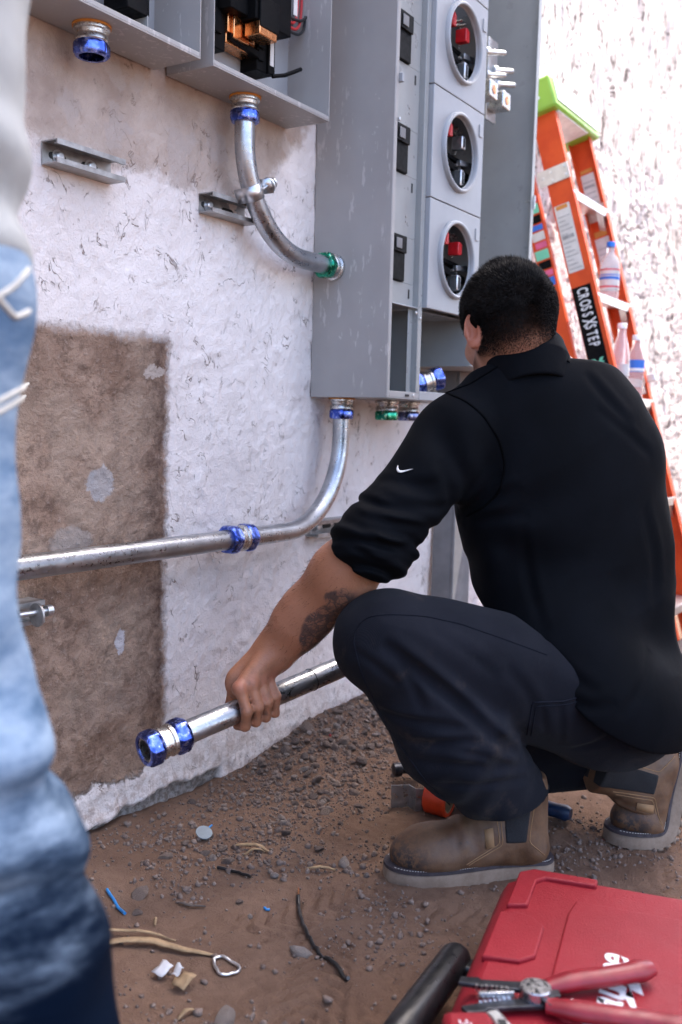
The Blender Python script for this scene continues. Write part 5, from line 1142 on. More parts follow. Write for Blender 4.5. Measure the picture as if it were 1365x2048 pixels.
def boot(name_par, mapfn, lbl):
    t = bpy.data.objects.new('boot', None); COL.objects.link(t); t.parent = man; t.matrix_parent_inverse = Matrix.Translation(-Vector(man.location)); t.empty_display_size = .05
    t['label'] = lbl
    def addp(name, mat, V, F, sm=60):
        me = grid_mesh(name, mapfn(np.asarray(V, float)), np.asarray(F)); return finish(name, me, mat, t, sm)
    sc = lambda V: np.clip(sstep(.24, .30, V[:, 0])*sstep(.10, .04, V[:, 2])+.15, 0, 1)
    sdf_obj('upper', upper, (-.02, -.08, .02), (.34, .08, .21), .0032, 'boot_leather', t, mapfn, dict(scuff=sc))
    # sole, welt: lofted stations
    def loft(levels, name, mat):
        us = LB*(1-np.cos(np.linspace(0, pi, 60)))/2; n = 60; V = []; F = []
        ring = [(u, 1) for u in us] + [(u, -1) for u in us[::-1][1:-1]]; k = len(ring)
        for (z_, e) in levels:
            for (u, s) in ring:
                uc = LB/2+(u-LB/2)*(1+2*e/LB); V.append((uc, s*(hw(np.array(u))+e*(1 if hw(np.array(u)) > .004 else 0)), z_+ .010*sstep(.14, .03, np.array(u))*0))
        V = np.array(V)
        for j in range(len(levels)-1):
            for i in range(k): i2 = (i+1) % k; F.append((j*k+i, j*k+i2, (j+1)*k+i2, (j+1)*k+i))
        cb = len(V); V = np.concatenate([V, [(LB/2, 0, levels[0][0]), (LB/2, 0, levels[-1][0])]]); 
        for i in range(60-1):
            a, b = i, i+1; c_, d_ = (k-i) % k, (k-i-1) % k
            F.append((a, b, d_, c_) if True else None); e_ = (len(levels)-1)*k; F.append((e_+b, e_+a, e_+c_, e_+d_))
        F = [f for f in F if len(set(f)) == 4]
        return addp(name, mat, V, F, 40)
    # tread notches: lugs under the wedge
    sole = loft([(.004, -.002), (.006, .004), (.026, .004), (.031, .001)], 'sole', 'boot_sole')
    for u in np.linspace(.03, .295, 15):
        for s in (-1, 1):
            w_ = float(hw(np.array(u))); V = []; 
            for a in (u-.0065, u+.0065):
                for b in (s*(w_+.0035), s*(w_*.35)):
                    for c_ in (.0, .0055): V.append((a, b, c_))
            addp('tread_lug', 'boot_sole', V, [(0, 1, 3, 2), (4, 6, 7, 5), (0, 4, 5, 1), (2, 3, 7, 6), (0, 2, 6, 4), (1, 5, 7, 3)], 0).parent = sole
    loft([(.0305, .0005), (.031, .0035), (.0365, .0030), (.038, -.002)], 'welt', 'boot_welt')
    us = np.linspace(.01, LB-.01, 130); m = MB()
    for s in (-1, 1):
        for i in range(0, len(us)-1, 2):
            P2 = [(u, s*(float(hw(np.array(u)))+.0005), .0376) for u in (us[i], us[i+1])]; m.tube(mapfn(np.array(P2)), .0009, 4)
    m.build('welt_stitching', 'stitch', t, kind='stuff')
    for s in (-1, 1):
        def el_fn(p, s=s):
            d = upper(p)-.0016; wl = .046+.0*p[:, 2]; z_ = p[:, 2]; ta = (z_-.085)/.115
            d = smax(d, .070-.012*ta-p[:, 0], .002); d = smax(d, p[:, 0]-(.110+.006*ta), .002); d = smax(d, .084+.0*ta-z_, .002); return smax(d, .012-s*p[:, 1], .001)
        sdf_obj('elastic_panel', el_fn, (.04, -.08, .07), (.16, .08, .21), .003, 'boot_elastic', t, mapfn)
        def push(pts, e):        # from the side, out to the leather surface
            pts = np.asarray(pts); v_ = np.full(len(pts), .09)
            for _ in range(40): v_ = np.maximum(v_-upper(np.stack([pts[:, 0], s*v_, pts[:, 1]], 1).astype(np.float32))*.8, .01)
            return np.stack([pts[:, 0], s*(v_+e), pts[:, 1]], 1)
        def line(pts, name, r=.0009):
            m = MB(); m.tube(mapfn(push(resample(pts, 40), .0003)), r, 5); m.build(name, 'boot_stitch', t)
        line([(.054, .19), (.064, .083), (.028, .052)], 'stitch_line'); line([(.122, .165), (.116, .080), (.18, .045)], 'stitch_line'); line([(.128, .155), (.122, .082), (.185, .047)], 'stitch_line')
        m = MB(); V = push([(.132, .078), (.148, .074), (.150, .108), (.134, .112)], .0015)
        m.add(mapfn(np.array(V)), [(0, 1, 2, 3)]); tg_ = m.build('side_tag', 'boot_stitch', t); sm2 = tg_.modifiers.new('s', 'SOLIDIFY'); sm2.thickness = .002
    return t
def boot_frame(heel, dirn):
    e1 = np.array([dirn[0], dirn[1], 0.]); e1 /= np.linalg.norm(e1); e2 = np.cross(Z0, e1)
    return lambda V: np.asarray(heel)+V[:, :1]*e1+V[:, 1:2]*e2+V[:, 2:]*Z0
hl_ = np.array([1.800, -.777, gz(1.72, -.69)-.004]); boot('left', boot_frame(hl_, (-.677, .736)), 'tan leather work boot flat on the dirt')
def bend_map(toe, dirn, TH=radians(78), xb=.205, dl=.055):
    us = np.linspace(-.05, LB+.02, 400); ang = TH*sstep(xb+dl, xb-dl, us); du = us[1]-us[0]
    # integrate from the toe backwards
    cx = np.zeros_like(us); cz = np.zeros_like(us); i0 = np.argmin(abs(us-LB))
    for i in range(i0-1, -1, -1): a = (ang[i]+ang[i+1])/2; cx[i] = cx[i+1]-du*cos(a); cz[i] = cz[i+1]+du*sin(a)
    for i in range(i0+1, len(us)): cx[i] = cx[i-1]+du; cz[i] = cz[i-1]
    e1 = np.array([dirn[0], dirn[1], 0.]); e1 /= np.linalg.norm(e1); e2 = np.cross(Z0, e1)
    def f(V):
        u = V[:, 0]; X_ = np.interp(u, us, cx); Zz = np.interp(u, us, cz); a = np.interp(u, us, ang)
        w = V[:, 2]; X_ = X_+w*np.sin(a); Zz = Zz+w*np.cos(a); return np.asarray(toe)+X_[:, None]*e1+V[:, 1:2]*e2+Zz[:, None]*Z0
    return f
toe = np.array([1.975, -.835, gz(2.0, -.85)-.004]); boot('right', bend_map(toe, (-.72, .69)), 'tan leather work boot bent up on its toes')

# ------------------------------------------------------------------ the conduit in the hand
t = thing('held_conduit', 'straight steel conduit held by the crouching person, blue coupling on its end', 'conduit', PA)
m = MB(); m.pipe([PA+pax*.030, PA+pax*.3, PA+pax*.72], RO, RI); m.build('pipe', 'galvanised', t, smooth=60)
coupling(PA+pax*.030, pax, t); m = MB(); m.pipe([PA-pax*.0095, PA+pax*.029], RO+.0004, RO-.0030); m.build('sleeve', 'cast_silver', t, smooth=60)
q = pipe_at(622); m = MB(); m.lathe(q, pax, [(0, RO), (.0001, RO+.0009), (.0012, RO+.0009), (.0013, RO)], 40, caps=False); m.build('cut_mark', 'black_matte', t)
# ------------------------------------------------------------------ person standing close to the lens at the left edge
DQ = .86
fo = thing('person', 'standing person in faded blue jeans and pale shirt cut by the left edge', 'person', at(40, 2700, DQ)*np.array([1, 1, 0]))
fwd2 = nrmz(R0*.8+F0*.6); lat2 = np.array([-fwd2[1], fwd2[0], 0])     # facing right and away; lat2 points to the person's left
q_hip = at(-192, 640, DQ); q_mid = at(-172, 1060, DQ-.005); q_kn = at(-112, 1480, DQ-.01); q_sh = at(28, 1930, DQ+.005); fx = at(125, 2360, DQ+.02)
q_an = np.array([fx[0], fx[1], .10]); h2 = q_hip+lat2*.19+Z0*.0; k2 = np.array([h2[0], h2[1], .50])+fwd2*.02; a2 = np.array([h2[0], h2[1], .10])
pel = (q_hip+h2)/2; wst = pel+Z0*.18; chs = pel+Z0*.42; nck = pel+Z0*.62; hd2 = pel+Z0*.78
def fj(p):
    t = p[:, 2]; w = p@RGT.astype(np.float32)
    leg = smins(.035, cone(p, q_hip, q_mid, .094, .080), cone(p, q_mid, q_kn, .080, .074), cone(p, q_kn, q_sh, .078, .078), cone(p, q_sh, q_an, .078, .082))
    b = q_kn[2]; st = sstep(b+.10, b-.02, t)*sstep(b-.20, b-.10, t)
    leg = leg - st*.0080*np.sin(t*2*pi/.078+w*18+3*noise3(p, 6)) - .008*(noise3(p, 11)-.5) - .017*wrink(p, 19, RGT+UPV*.3, 4)*sstep(b+.3, b, t)
    l2 = smins(.03, cone(p, h2, k2, .092, .072), cone(p, k2, a2, .070, .078)); l2 = l2-.012*(noise3(p, 10)-.5)
    hp = ell(p, pel+Z0*.04, np.stack([lat2, fwd2, Z0]), (.185, .125, .13)); d = smin(smin(leg, l2, .02), hp, .06)
    d = smax(d, plane(p, pel+Z0*.12, Z0), .005); return smax(d, .045-t, .004)
jf = sdf_obj('jeans', fj, (np.minimum.reduce([q_hip, q_an, h2, q_kn])-.16)*np.array([1, 1, 0])+np.array([0, 0, .03]), np.maximum.reduce([q_hip, q_an, h2, q_kn])*np.array([1, 1, 0])+np.array([.16, .16, pel[2]+.16]), .0065, 'jeans_faded', fo)
def fs_(p):
    to = smins(.06, econe(p, pel+Z0*.0, wst, .175, .165, fwd2, .70), econe(p, wst, chs, .168, .19, fwd2, .68), econe(p, chs, nck-Z0*.02, .18, .075, fwd2, .7))
    for s in (-1, 1):
        sp = nck-Z0*.06+lat2*s*.19; ep = sp-Z0*.06+lat2*s*.10-fwd2*.24; to = smin(to, cone(p, sp, ep, .065, .055), .03)
    to = to - .016*(noise3(p, 8)-.5) - .010*np.sin(p[:, 2]*2*pi/.09+4*noise3(p, 5))*sstep(pel[2]+.25, pel[2]+.05, p[:, 2]); to = smax(to, plane(p, nck+Z0*.0, Z0), .01)
    return smax(to, (pel[2]+.012+.03*noise3(p, 6))-p[:, 2], .006)
shf = sdf_obj('shirt', fs_, np.minimum(pel, nck)-np.array([.36, .36, .05]), np.maximum(pel, nck)+np.array([.36, .36, .05]), .009, 'shirt_pale', fo)
def fb(p):
    d = smins(.04, ell(p, hd2+fwd2*.02, np.stack([lat2, fwd2, Z0]), (.078, .095, .112)), cone(p, nck-Z0*.05, hd2-Z0*.06, .055, .055), econe(p, pel, wst, .15, .14, fwd2, .7), econe(p, wst, chs, .14, .16, fwd2, .68), econe(p, chs, nck, .15, .06, fwd2, .7))
    d = smin(d, cone(p, hd2+fwd2*.105-Z0*.005, hd2+fwd2*.125-Z0*.03, .010, .013), .02)
    for s in (-1, 1):
        d = smin(d, ell(p, hd2+lat2*s*.08, np.stack([lat2, fwd2, Z0]), (.009, .018, .03)), .006); d = smax(d, -(np.linalg.norm(p-(hd2+lat2*s*.03+fwd2*.118+Z0*.005).astype(np.float32), axis=1)-.014), .01)
        sp = nck-Z0*.06+lat2*s*.19; ep = sp-Z0*.06+lat2*s*.10-fwd2*.24; wp = ep+Z0*.20+fwd2*.12-lat2*s*.06
        d = smins(.02, d, cone(p, sp, ep, .05, .042), cone(p, ep, wp, .042, .03), econe(p, wp, wp+Z0*.09, .03, .034, lat2, .6))
        for k in range(4): q0 = wp+Z0*.085+fwd2*(.028-.019*k); d = smin(d, smin(cone(p, q0, q0+Z0*.045+fwd2*.006, .0095, .009), cone(p, q0+Z0*.045+fwd2*.006, q0+Z0*.078-lat2*s*.014, .009, .0075), .004), .006)
        q0 = wp+Z0*.03+fwd2*.03; d = smin(d, smin(cone(p, q0, q0+Z0*.04+fwd2*.028, .013, .0105), cone(p, q0+Z0*.04+fwd2*.028, q0+Z0*.075+fwd2*.03, .0105, .008), .005), .01)
    lg = smins(.03, cone(p, q_hip, q_kn, .07, .055), cone(p, q_kn, q_an, .055, .04), cone(p, h2, k2, .07, .055), cone(p, k2, a2, .055, .04)); return smin(d, lg, .03)
bf = sdf_obj('body', fb, np.minimum.reduce([q_hip, q_an, h2, pel])*np.array([1, 1, 0])-np.array([.36, .36, -.04]), np.maximum.reduce([q_hip, q_an, h2, hd2])+np.array([.36, .36, .14]), .008, 'skin', fo)
def hairf(p): return smax(smax(ell(p, hd2+fwd2*.015+Z0*.006, np.stack([lat2, fwd2, Z0]), (.086, .102, .116)), (hd2[2]-.02)-p[:, 2], .01), plane(p, hd2+fwd2*.07+Z0*.02, fwd2-Z0*.5), .01)
sdf_obj('hair', hairf, hd2-.15, hd2+.15, .008, 'hair_cap', fo)
for an_, lb in ((q_an, 'work shoe of the standing person'), (a2, 'far work shoe of the standing person')):
    def shoe(p, c=an_):
        d = smins(.03, cone(p, c-Z0*.03-fwd2*.03, c-Z0*.05+fwd2*.14, .048, .042), cone(p, c-Z0*.02-fwd2*.02, c+Z0*.03, .05, .052)); return smax(smax(d, .004-p[:, 2], .002), p[:, 2]-.15, .004)
    o = sdf_obj('shoe', shoe, an_-np.array([.28, .28, .12]), an_+np.array([.28, .28, .12]), .008, 'boot_leather', fo)
# thick pale thread along the pocket edges
for pl_ in ([(-30, 602), (0, 590), (30, 570), (57, 538)], [(-30, 560), (0, 600), (30, 635), (58, 622)], [(-30, 815), (0, 800), (38, 780), (70, 757)], [(-30, 835), (0, 822), (38, 800), (70, 778)]):
    seam(pl_, fj, 'thread_white', jf, .0027, 30, 'pocket_stitch', .001, .5)
# ------------------------------------------------------------------ gravel and litter on the ground
def rock_mesh(name, seed, sub=2):
    bm = bmesh.new(); bmesh.ops.create_icosphere(bm, subdivisions=sub, radius=1); R_ = np.random.default_rng(seed); offs = R_.random(3)*40
    cuts = [nrmz(R_.normal(size=3)) for _ in range(9)]; cd = R_.uniform(.50, .85, 9)
    for v in bm.verts:
        p = np.array(v.co); 
        for c_, k in zip(cuts, cd):
            e = p@c_-k
            if e > 0: p = p-c_*e*.9
        p = p*(1+.22*(float(noise3((p+offs)[None].astype(np.float32), 1.7)[0])-.5)); v.co = p*np.array([1, .85, .68])
    me = bpy.data.meshes.new(name); bm.to_mesh(me); bm.free()
    me.polygons.foreach_set('use_smooth', [True]*len(me.polygons)); me.set_sharp_from_angle(angle=radians(22)); return me
RK = []
for i in range(14):
    me = rock_mesh('stone', 100+i); me.materials.append(MAT[('stone_brown', 'stone_dark', 'stone_pale', 'stone_brown', 'stone_brown', 'stone_dark', 'stone_brown')[i % 7]]); RK.append(me)
RR = np.random.default_rng(21)
def put_stone(x, y, r, me=None, sink=.50, dz=0):
    o = bpy.data.objects.new('stone', me or RK[RR.integers(len(RK))]); COL.objects.link(o); o.parent = ground
    o.location = (x, y, gz(x, y)+r*(.68-sink)+dz); o.scale = (r*RR.uniform(.8, 1.25), r*RR.uniform(.8, 1.1), r*RR.uniform(.75, 1.1)); o.rotation_euler = (RR.uniform(-.5, .5), RR.uniform(-.5, .5), RR.uniform(0, 6.28)); return o
n_st = 0; placed = []
while n_st < 262:
    x = RR.uniform(1.60, 2.62); y = -abs(RR.normal(0, .16))-.012
    dens = sstep(1.62, 1.95, np.array(x))*sstep(-.50, -.16, np.array(y)) + .10
    if RR.random() > dens or y < -.62: continue
    r = float(np.clip(np.exp(RR.normal(math.log(.0095), .40)), .0055, .022))
    if any((x-a)**2+(y-b)**2 < (.72*(r+c))**2 for a, b, c in placed): continue
    placed.append((x, y, r)); put_stone(x, y, r, dz=.004*RR.random()*(y > -.2)); n_st += 1
red = rock_mesh('stone', 300); red.materials.append(MAT['stone_red'])
pale = rock_mesh('stone', 301); pale.materials.append(MAT['stone_pale']); pale2 = rock_mesh('stone', 305); pale2.materials.append(MAT['stone_brown'])
for (px, py, r, me) in ((617, 1508, .007, red), (660, 1512, .006, red), (690, 1722, .016, pale), (605, 1890, .019, pale), (450, 2030, .022, pale), (280, 1785, .018, pale2), (640, 1690, .012, pale2), (550, 1745, .010, pale),
                        (570, 1640, .014, pale), (445, 1695, .014, pale2), (425, 1712, .012, pale), (470, 1690, .010, pale2), (410, 1705, .010, pale2), (455, 1720, .012, pale2), (500, 1820, .007, pale), (480, 1800, .009, pale2), (370, 1690, .012, pale2), (735, 1745, .010, pale), (720, 1610, .012, pale2),
                        (645, 1600, .011, pale), (520, 1690, .011, pale2), (275, 1820, .012, pale2), (330, 1720, .013, pale2), (570, 2035, .010, pale2), (860, 1760, .008, pale2), (1190, 1755, .009, pale), (1330, 1780, .007, pale)):
    P = on_plane(px, py, 2, .0); put_stone(P[0], P[1], r, me)
# finer gravel, too small to tell apart: one mesh
N = 15000; V = []; F = []
ico = bmesh.new(); bmesh.ops.create_icosphere(ico, subdivisions=1, radius=1); iv = np.array([v.co for v in ico.verts]); ifc = np.array([[v.index for v in f.verts] for f in ico.faces]); ico.free()
xs_ = RR.uniform(.85, 2.7, N*4); ys_ = RR.uniform(-1.3, -.005, N*4)
w_ = .05+.30*sstep(.50, .68, fbm(xs_*5+3, ys_*5, 3))+.9*sstep(1.5, 1.9, xs_)*sstep(-.5, -.1, ys_)+.35*sstep(1.2, 1.45, xs_)*sstep(1.75, 1.6, xs_)*sstep(-.42, -.2, ys_)*sstep(-.02, -.1, ys_)
k = RR.random(N*4) < w_; xs_, ys_ = xs_[k][:N], ys_[k][:N]; zs_ = ground_z(xs_, ys_); N = len(xs_)
rs = np.exp(RR.normal(math.log(.0020), .60, N)).clip(.0008, .0075)
sc3 = RR.uniform(.65, 1.2, (N, 1, 3)); jit = RR.normal(0, .16, (N, len(iv), 3)); VV = (iv[None]+jit)*sc3*rs[:, None, None]+np.stack([xs_, ys_, zs_+rs*.3], 1)[:, None]
FF = (ifc[None]+(np.arange(N)*len(iv))[:, None, None]).reshape(-1, 3); me = grid_mesh('gravel', VV.reshape(-1, 3), FF)
gv = finish('gravel', me, 'stone_brown', ground, 0, kind='stuff')
# litter
def G0(px, py, z=0.0):
    P = on_plane(px, py, 2, z); return np.array([P[0], P[1], gz(P[0], P[1])])
def along(pix, n=24, up=.002): q = resample(pix, n); return [G0(a, b)+np.array([0, 0, up]) for a, b in q]
c = G0(408, 1675)+np.array([0, 0, .012]); m = MB(); m.lathe(c, (-.25, -.45, 1), [(0, .0165), (.0015, .017), (.003, .0165)], 28); o = m.build('knockout_disc', 'grey_vinyl'); tag(o, 'round grey metal knockout disc lying on the dirt', 'disc')
t = thing('wire_scrap', 'long black wire scrap with bare copper tip on the dirt', 'wire', G0(610, 1860)); m = MB(); m.tube(along([(597, 1782), (600, 1820), (614, 1862), (640, 1895), (672, 1925), (697, 1957)], 30, .005), .0033, 8); m.build('insulation', 'wire_black', t, smooth=60)
m = MB(); m.tube(along([(597, 1782), (598, 1770)], 4, .006), .0018, 6); m.build('copper_tip', 'copper', t)
o = MB(); o.tube(along([(435, 1733), (470, 1740), (502, 1752)], 12, .004), .003, 7); tag(o.build('wire_scrap', 'wire_black', smooth=60), 'short black wire scrap among the pebbles below the disc', 'wire')
o = MB(); o.tube(along([(214, 1785), (232, 1805), (250, 1825)], 10, .004), .0028, 7); tag(o.build('wire_scrap', 'wire_blue', smooth=60), 'blue wire scrap beside the foreground jeans', 'wire')
o = MB(); o.tube(along([(415, 1664), (424, 1658)], 6, .012), .002, 7); tag(o.build('wire_scrap', 'wire_blue', smooth=60), 'tiny blue wire scrap beside the grey disc', 'wire')
o = MB(); o.tube(along([(528, 1808), (540, 1806)], 6, .003), .0022, 7); tag(o.build('wire_scrap', 'wire_blue', smooth=60), 'tiny blue wire scrap in the middle of the dirt', 'wire')
loop = [(428, 1912), (442, 1906), (462, 1914), (480, 1921), (480, 1932), (462, 1938), (440, 1940), (430, 1926), (428, 1912)]
m = MB(); m.tube(along(loop, 40, .004), .0027, 8); tag(m.build('wire_loop', 'bright_zinc', smooth=60), 'bent silver wire loop beside the dry leaf strips', 'loop')
def strip(pix, w, lab, mat='straw', name='leaf_strip', arch=.008):
    P = np.array(along(pix, 20, .003)); tg_ = np.gradient(P, axis=0); sd = np.cross(tg_, Z0); sd /= np.linalg.norm(sd, axis=1)[:, None]; s_ = np.linspace(0, 1, 20); ww = w*np.sin(pi*(.12+.8*s_))**.7
    P = P+Z0*(arch*np.sin(pi*s_))[:, None]; m = MB(); V = []; 
    for i in range(20): V += [P[i]-sd[i]*ww[i], P[i]+Z0*.0018, P[i]+sd[i]*ww[i]]
    m.add(V, [(3*i+a, 3*i+a+1, 3*i+a+4, 3*i+a+3) for i in range(19) for a in (0, 1)]); o = m.build(name, mat, smooth=60); sm = o.modifiers.new('s', 'SOLIDIFY'); sm.thickness = .0012; tag(o, lab, 'leaf strip'); return o
strip([(150, 1868), (250, 1866), (300, 1866), (352, 1874)], .0045, 'narrow tan dry leaf strip, farther of the two by the jeans')
strip([(150, 1905), (240, 1886), (300, 1886), (370, 1898), (432, 1905)], .0085, 'wide tan dry leaf strip ending at the wire loop')
strip([(462, 1688), (490, 1690), (520, 1692), (540, 1697)], .006, 'curled tan bark flake below the grey disc', name='bark_flake'); strip([(612, 1734), (640, 1736), (672, 1733)], .0045, 'thin tan stick scrap left of the boot toe', name='bark_flake')
strip([(488, 1702), (508, 1700), (530, 1698)], .004, 'small tan bark sliver crossing the curled flake', name='bark_flake')
strip([(355, 1800), (385, 1806), (412, 1808)], .004, 'dark wood sliver on the dirt above the leaf strips', 'wood_dark', 'bark_flake', .003); strip([(355, 2032), (372, 2022), (390, 2010)], .004, 'tan twig scrap at the bottom edge', name='bark_flake')
strip([(310, 1850), (311, 1840), (312, 1833)], .003, 'tiny upright straw scrap above the leaf strips', name='bark_flake', arch=.004)
def scrap(px, py, w, lab, mat='paper_white'):
    c = G0(px, py)+np.array([0, 0, .010]); m = MB(); R_ = np.random.default_rng(px); V = []
    for i in range(4):
        for j in range(4): V.append(c+np.array([(i-1.5)*w*.33, (j-1.5)*w*.28, .008*(R_.random()-.3)+.003*i]))
    m.add(V, [(4*i+j, 4*i+4+j, 4*i+5+j, 4*i+1+j) for i in range(3) for j in range(3)]); o = m.build('paper_scrap', mat, smooth=60); s_ = o.modifiers.new('s', 'SOLIDIFY'); s_.thickness = .0008; tag(o, lab, 'paper scrap')
scrap(325, 1942, .026, 'crumpled white paper scrap below the leaf strips'); scrap(355, 1945, .015, 'smaller white paper scrap touching the brown one'); scrap(368, 1962, .030, 'curled brown paper scrap on the dirt', 'straw')

# ------------------------------------------------------------------ tools behind the boot
axr = nrmz(RGT*.80-FWD*.42-UPV*.10); cR = on_plane(880, 1583, 2, .045); m = MB()
cR = np.array([cR[0], cR[1], gz(cR[0], cR[1])+.040])
t = thing('tape_roll', 'bright red roll lying on its side beside the crouching person\'s boot', 'tape roll', cR-Z0*.04)
m = MB(); m.lathe(cR-axr*.026, axr, [(0, .030), (0, .036), (.003, .0395), (.049, .0395), (.052, .036), (.052, .030), (0, .030)], 40, caps=False); m.build('tape', 'tape_red', t, smooth=40)
m = MB(); m.lathe(cR-axr*.024, axr, [(0, .0265), (0, .0298), (.048, .0298), (.048, .0265), (0, .0265)], 40, caps=False); m.build('core', 'cardboard', t, smooth=40)
bx = on_plane(815, 1609, 2, .005); bx = np.array([bx[0], bx[1], gz(bx[0], bx[1])]); m = MB(); V = []
for (a, b) in ((-.036, .0), (.004, -.006), (.016, .018), (.036, .016)):
    V += [bx+R0*a-F0*b+Z0*.002, bx+R0*a-F0*b+Z0*.052]
m.add(V, [(2*i, 2*i+2, 2*i+3, 2*i+1) for i in range(3)]); o = m.build('metal_bracket', 'galvanised', smooth=0); s_ = o.modifiers.new('s', 'SOLIDIFY'); s_.thickness = .0022; tag(o, 'bent galvanised strap bracket standing in front of the red roll', 'bracket')
h0 = G0(808, 1562)+Z0*.030; h1 = G0(1142, 1642)+Z0*.020
t = thing('hammer', 'black-headed hammer with a blue grip lying behind the boot', 'hammer', h0-Z0*.03); hx = nrmz(h1-h0); hs = nrmz(np.cross(Z0, hx)); 
hh = nrmz(hs*.35+R0*.9); m = MB(); m.lathe(h0-hh*.028, hh, [(0, .010), (.002, .0155), (.020, .0155), (.023, .011), (.034, .010), (.046, .014), (.062, .013), (.085, .009), (.10, .005)], 20); m.build('head', 'tool_steel', t, smooth=40)
m = MB(); m.tube([h0+hx*.0, h0+(h1-h0)*.5, h0+(h1-h0)*.72], [.009, .0095, .010], 12); m.build('handle', 'tool_steel', t, smooth=60)
m = MB(); m.tube([h0+(h1-h0)*.70, h0+(h1-h0)*.78, h0+(h1-h0)*.92, h1-hx*.01, h1], [.012, .0165, .0155, .0175, .012], 16); m.build('grip', 'grip_blue', t, smooth=60)
# red tool bag in the light behind the man
t = thing('tool_bag', 'red and black tool bag on the ground behind the crouching person', 'tool bag', (2.80, -.98, 0))
m = MB(); m.box((2.62, -1.10, .0), (3.0, -.745, .24)); m.build('bag_body', 'case_red', t, bevel=.02); m = MB(); m.box((2.60, -1.12, .135), (3.02, -.728, .185)); m.build('strap', 'case_black', t, bevel=.008)
m = MB(); m.tube([(2.68, -.93, .24), (2.70, -.93, .32), (2.80, -.93, .35), (2.90, -.93, .32), (2.92, -.93, .24)], .013, 10); m.build('carry_handle', 'case_black', t, smooth=60); m = MB(); m.box((2.63, -1.09, .24), (2.99, -.755, .262)); m.build('lid', 'case_black', t, bevel=.008)
# ------------------------------------------------------------------ red tool case in the foreground
CZ = .126
KC = on_plane(1012, 1722, 2, CZ); KN = on_plane(868, 2048, 2, CZ); ca = nrmz((KN-KC)*np.array([1, 1, 0])); cb = np.array([ca[1], -ca[0], 0.]); cb = cb if cb[1] < 0 else -cb
def CP(u, v, z=0.0): return KC+ca*u+cb*v+Z0*z          # u towards the camera along the long left edge, v to the right
LC, WC = .52, .40
cs = thing('tool_case', 'large red plastic tool case with black handle at the bottom right', 'tool case', CP(.26, .2)*np.array([1, 1, 0]))
def poly3(pl, z0, z1, name, mat, parent, bevel=.004):
    m = MB(); n = len(pl); V = [CP(a, b)*np.array([1, 1, 0])+Z0*z0 for a, b in pl]+[CP(a, b)*np.array([1, 1, 0])+Z0*z1 for a, b in pl]
    m.add(V, [tuple(range(n)), tuple(range(n, 2*n))[::-1]]+[(k, n+k, n+(k+1) % n, (k+1) % n) for k in range(n)])
    o = m.build(name, mat, parent, smooth=35, bevel=bevel); o.modifiers['bevel'].segments = 3; return o
outl = [(.035, .0), (.0, .035), (.0, WC-.035), (.035, WC), (LC-.035, WC), (LC, WC-.035), (LC, .035), (LC-.035, 0)]
ins = lambda d: [(d+.035, d), (d, d+.035), (d, WC-.035-d), (d+.035, WC-d), (LC-.035-d, WC-d), (LC-d, WC-.035-d), (LC-d, .035+d), (LC-.035-d, d)]
g0 = min(gz(*(CP(a, b)[:2])) for a, b in outl)
poly3(ins(.006), .006, .058, 'base_shell', 'case_red', cs, .010); poly3(ins(.010), .058, .063, 'seam_gasket', 'case_black', cs, .001)
# lid with sloping shoulders
m = MB(); rings = [(ins(.006), .063), (ins(.0), .070), (ins(.0), .084), (ins(.014), .112), (ins(.030), CZ)]; V = []; n = 8
for pl, z in rings: V += [CP(a, b)*np.array([1, 1, 0])+Z0*z for a, b in pl]
F_ = [tuple(range(n))]+[(j*n+k, (j+1)*n+k, (j+1)*n+(k+1) % n, j*n+(k+1) % n) for j in range(4) for k in range(n)]+[tuple(range(4*n, 5*n))[::-1]]
m.add(V, F_); lid = m.build('lid', 'case_red', cs, smooth=30, bevel=.004); lid.modifiers['bevel'].segments = 3
# raised corner blocks and centre panel
poly3([(.045, .030), (.026, .050), (.026, .150), (.048, .150), (.050, .072), (.066, .060), (.150, .060), (.162, .030)], CZ-.004, CZ+.007, 'corner_block', 'case_red', lid, .003)
poly3([(.185, .024), (.175, .040), (.182, .072), (.205, .092), (.290, .092), (.310, .074), (.318, .024)], CZ-.004, CZ+.006, 'side_block', 'case_red', lid, .003)
poly3([(.026, .30), (.026, .35), (.045, .370), (.150, .370), (.150, .345), (.066, .34), (.05, .325)], CZ-.004, CZ+.007, 'corner_block', 'case_red', lid, .003)
poly3([(.105, .125), (.105, .330), (.125, .352), (.40, .352), (.42, .33), (.42, .145), (.40, .118), (.15, .118)], CZ-.004, CZ+.004, 'centre_panel', 'case_red', lid, .003)
# script name and lightning bolt, white
po = on_plane(1217, 1925, 2, CZ+.0045); wdir = -ca; updir = -cb
u_e = (po-KC)@ca; v_e = (po-KC)@cb
tx_ = 'Milwaukee'; step_ = .0268
for k, ch in enumerate(tx_):
    uo = u_e+.010+(len(tx_)-1-k)*step_; wk = .034 if k == 0 else 0
    text_mesh('letter', ch, .066, CP(uo+(.010 if k == 0 else 0), v_e+.006, .0045), wdir, updir, 'white_ink', lid, .0005, shear=.35, offset=.0012, sx=.92)
bp = on_plane(1272, 1985, 2, CZ+.0045); ub, vb = (bp-KC)@ca, (bp-KC)@cb
bolt = [(-.055, .004), (.004, -.010), (-.004, .006), (.075, -.012), (.012, .014), (.016, .001), (-.02, .012)]
m = MB(); m.prism([(a, b) for a, b in bolt], CP(ub, vb, .0046), ca, -cb, .0006); m.build('lightning_bolt', 'white_ink', lid, smooth=0)
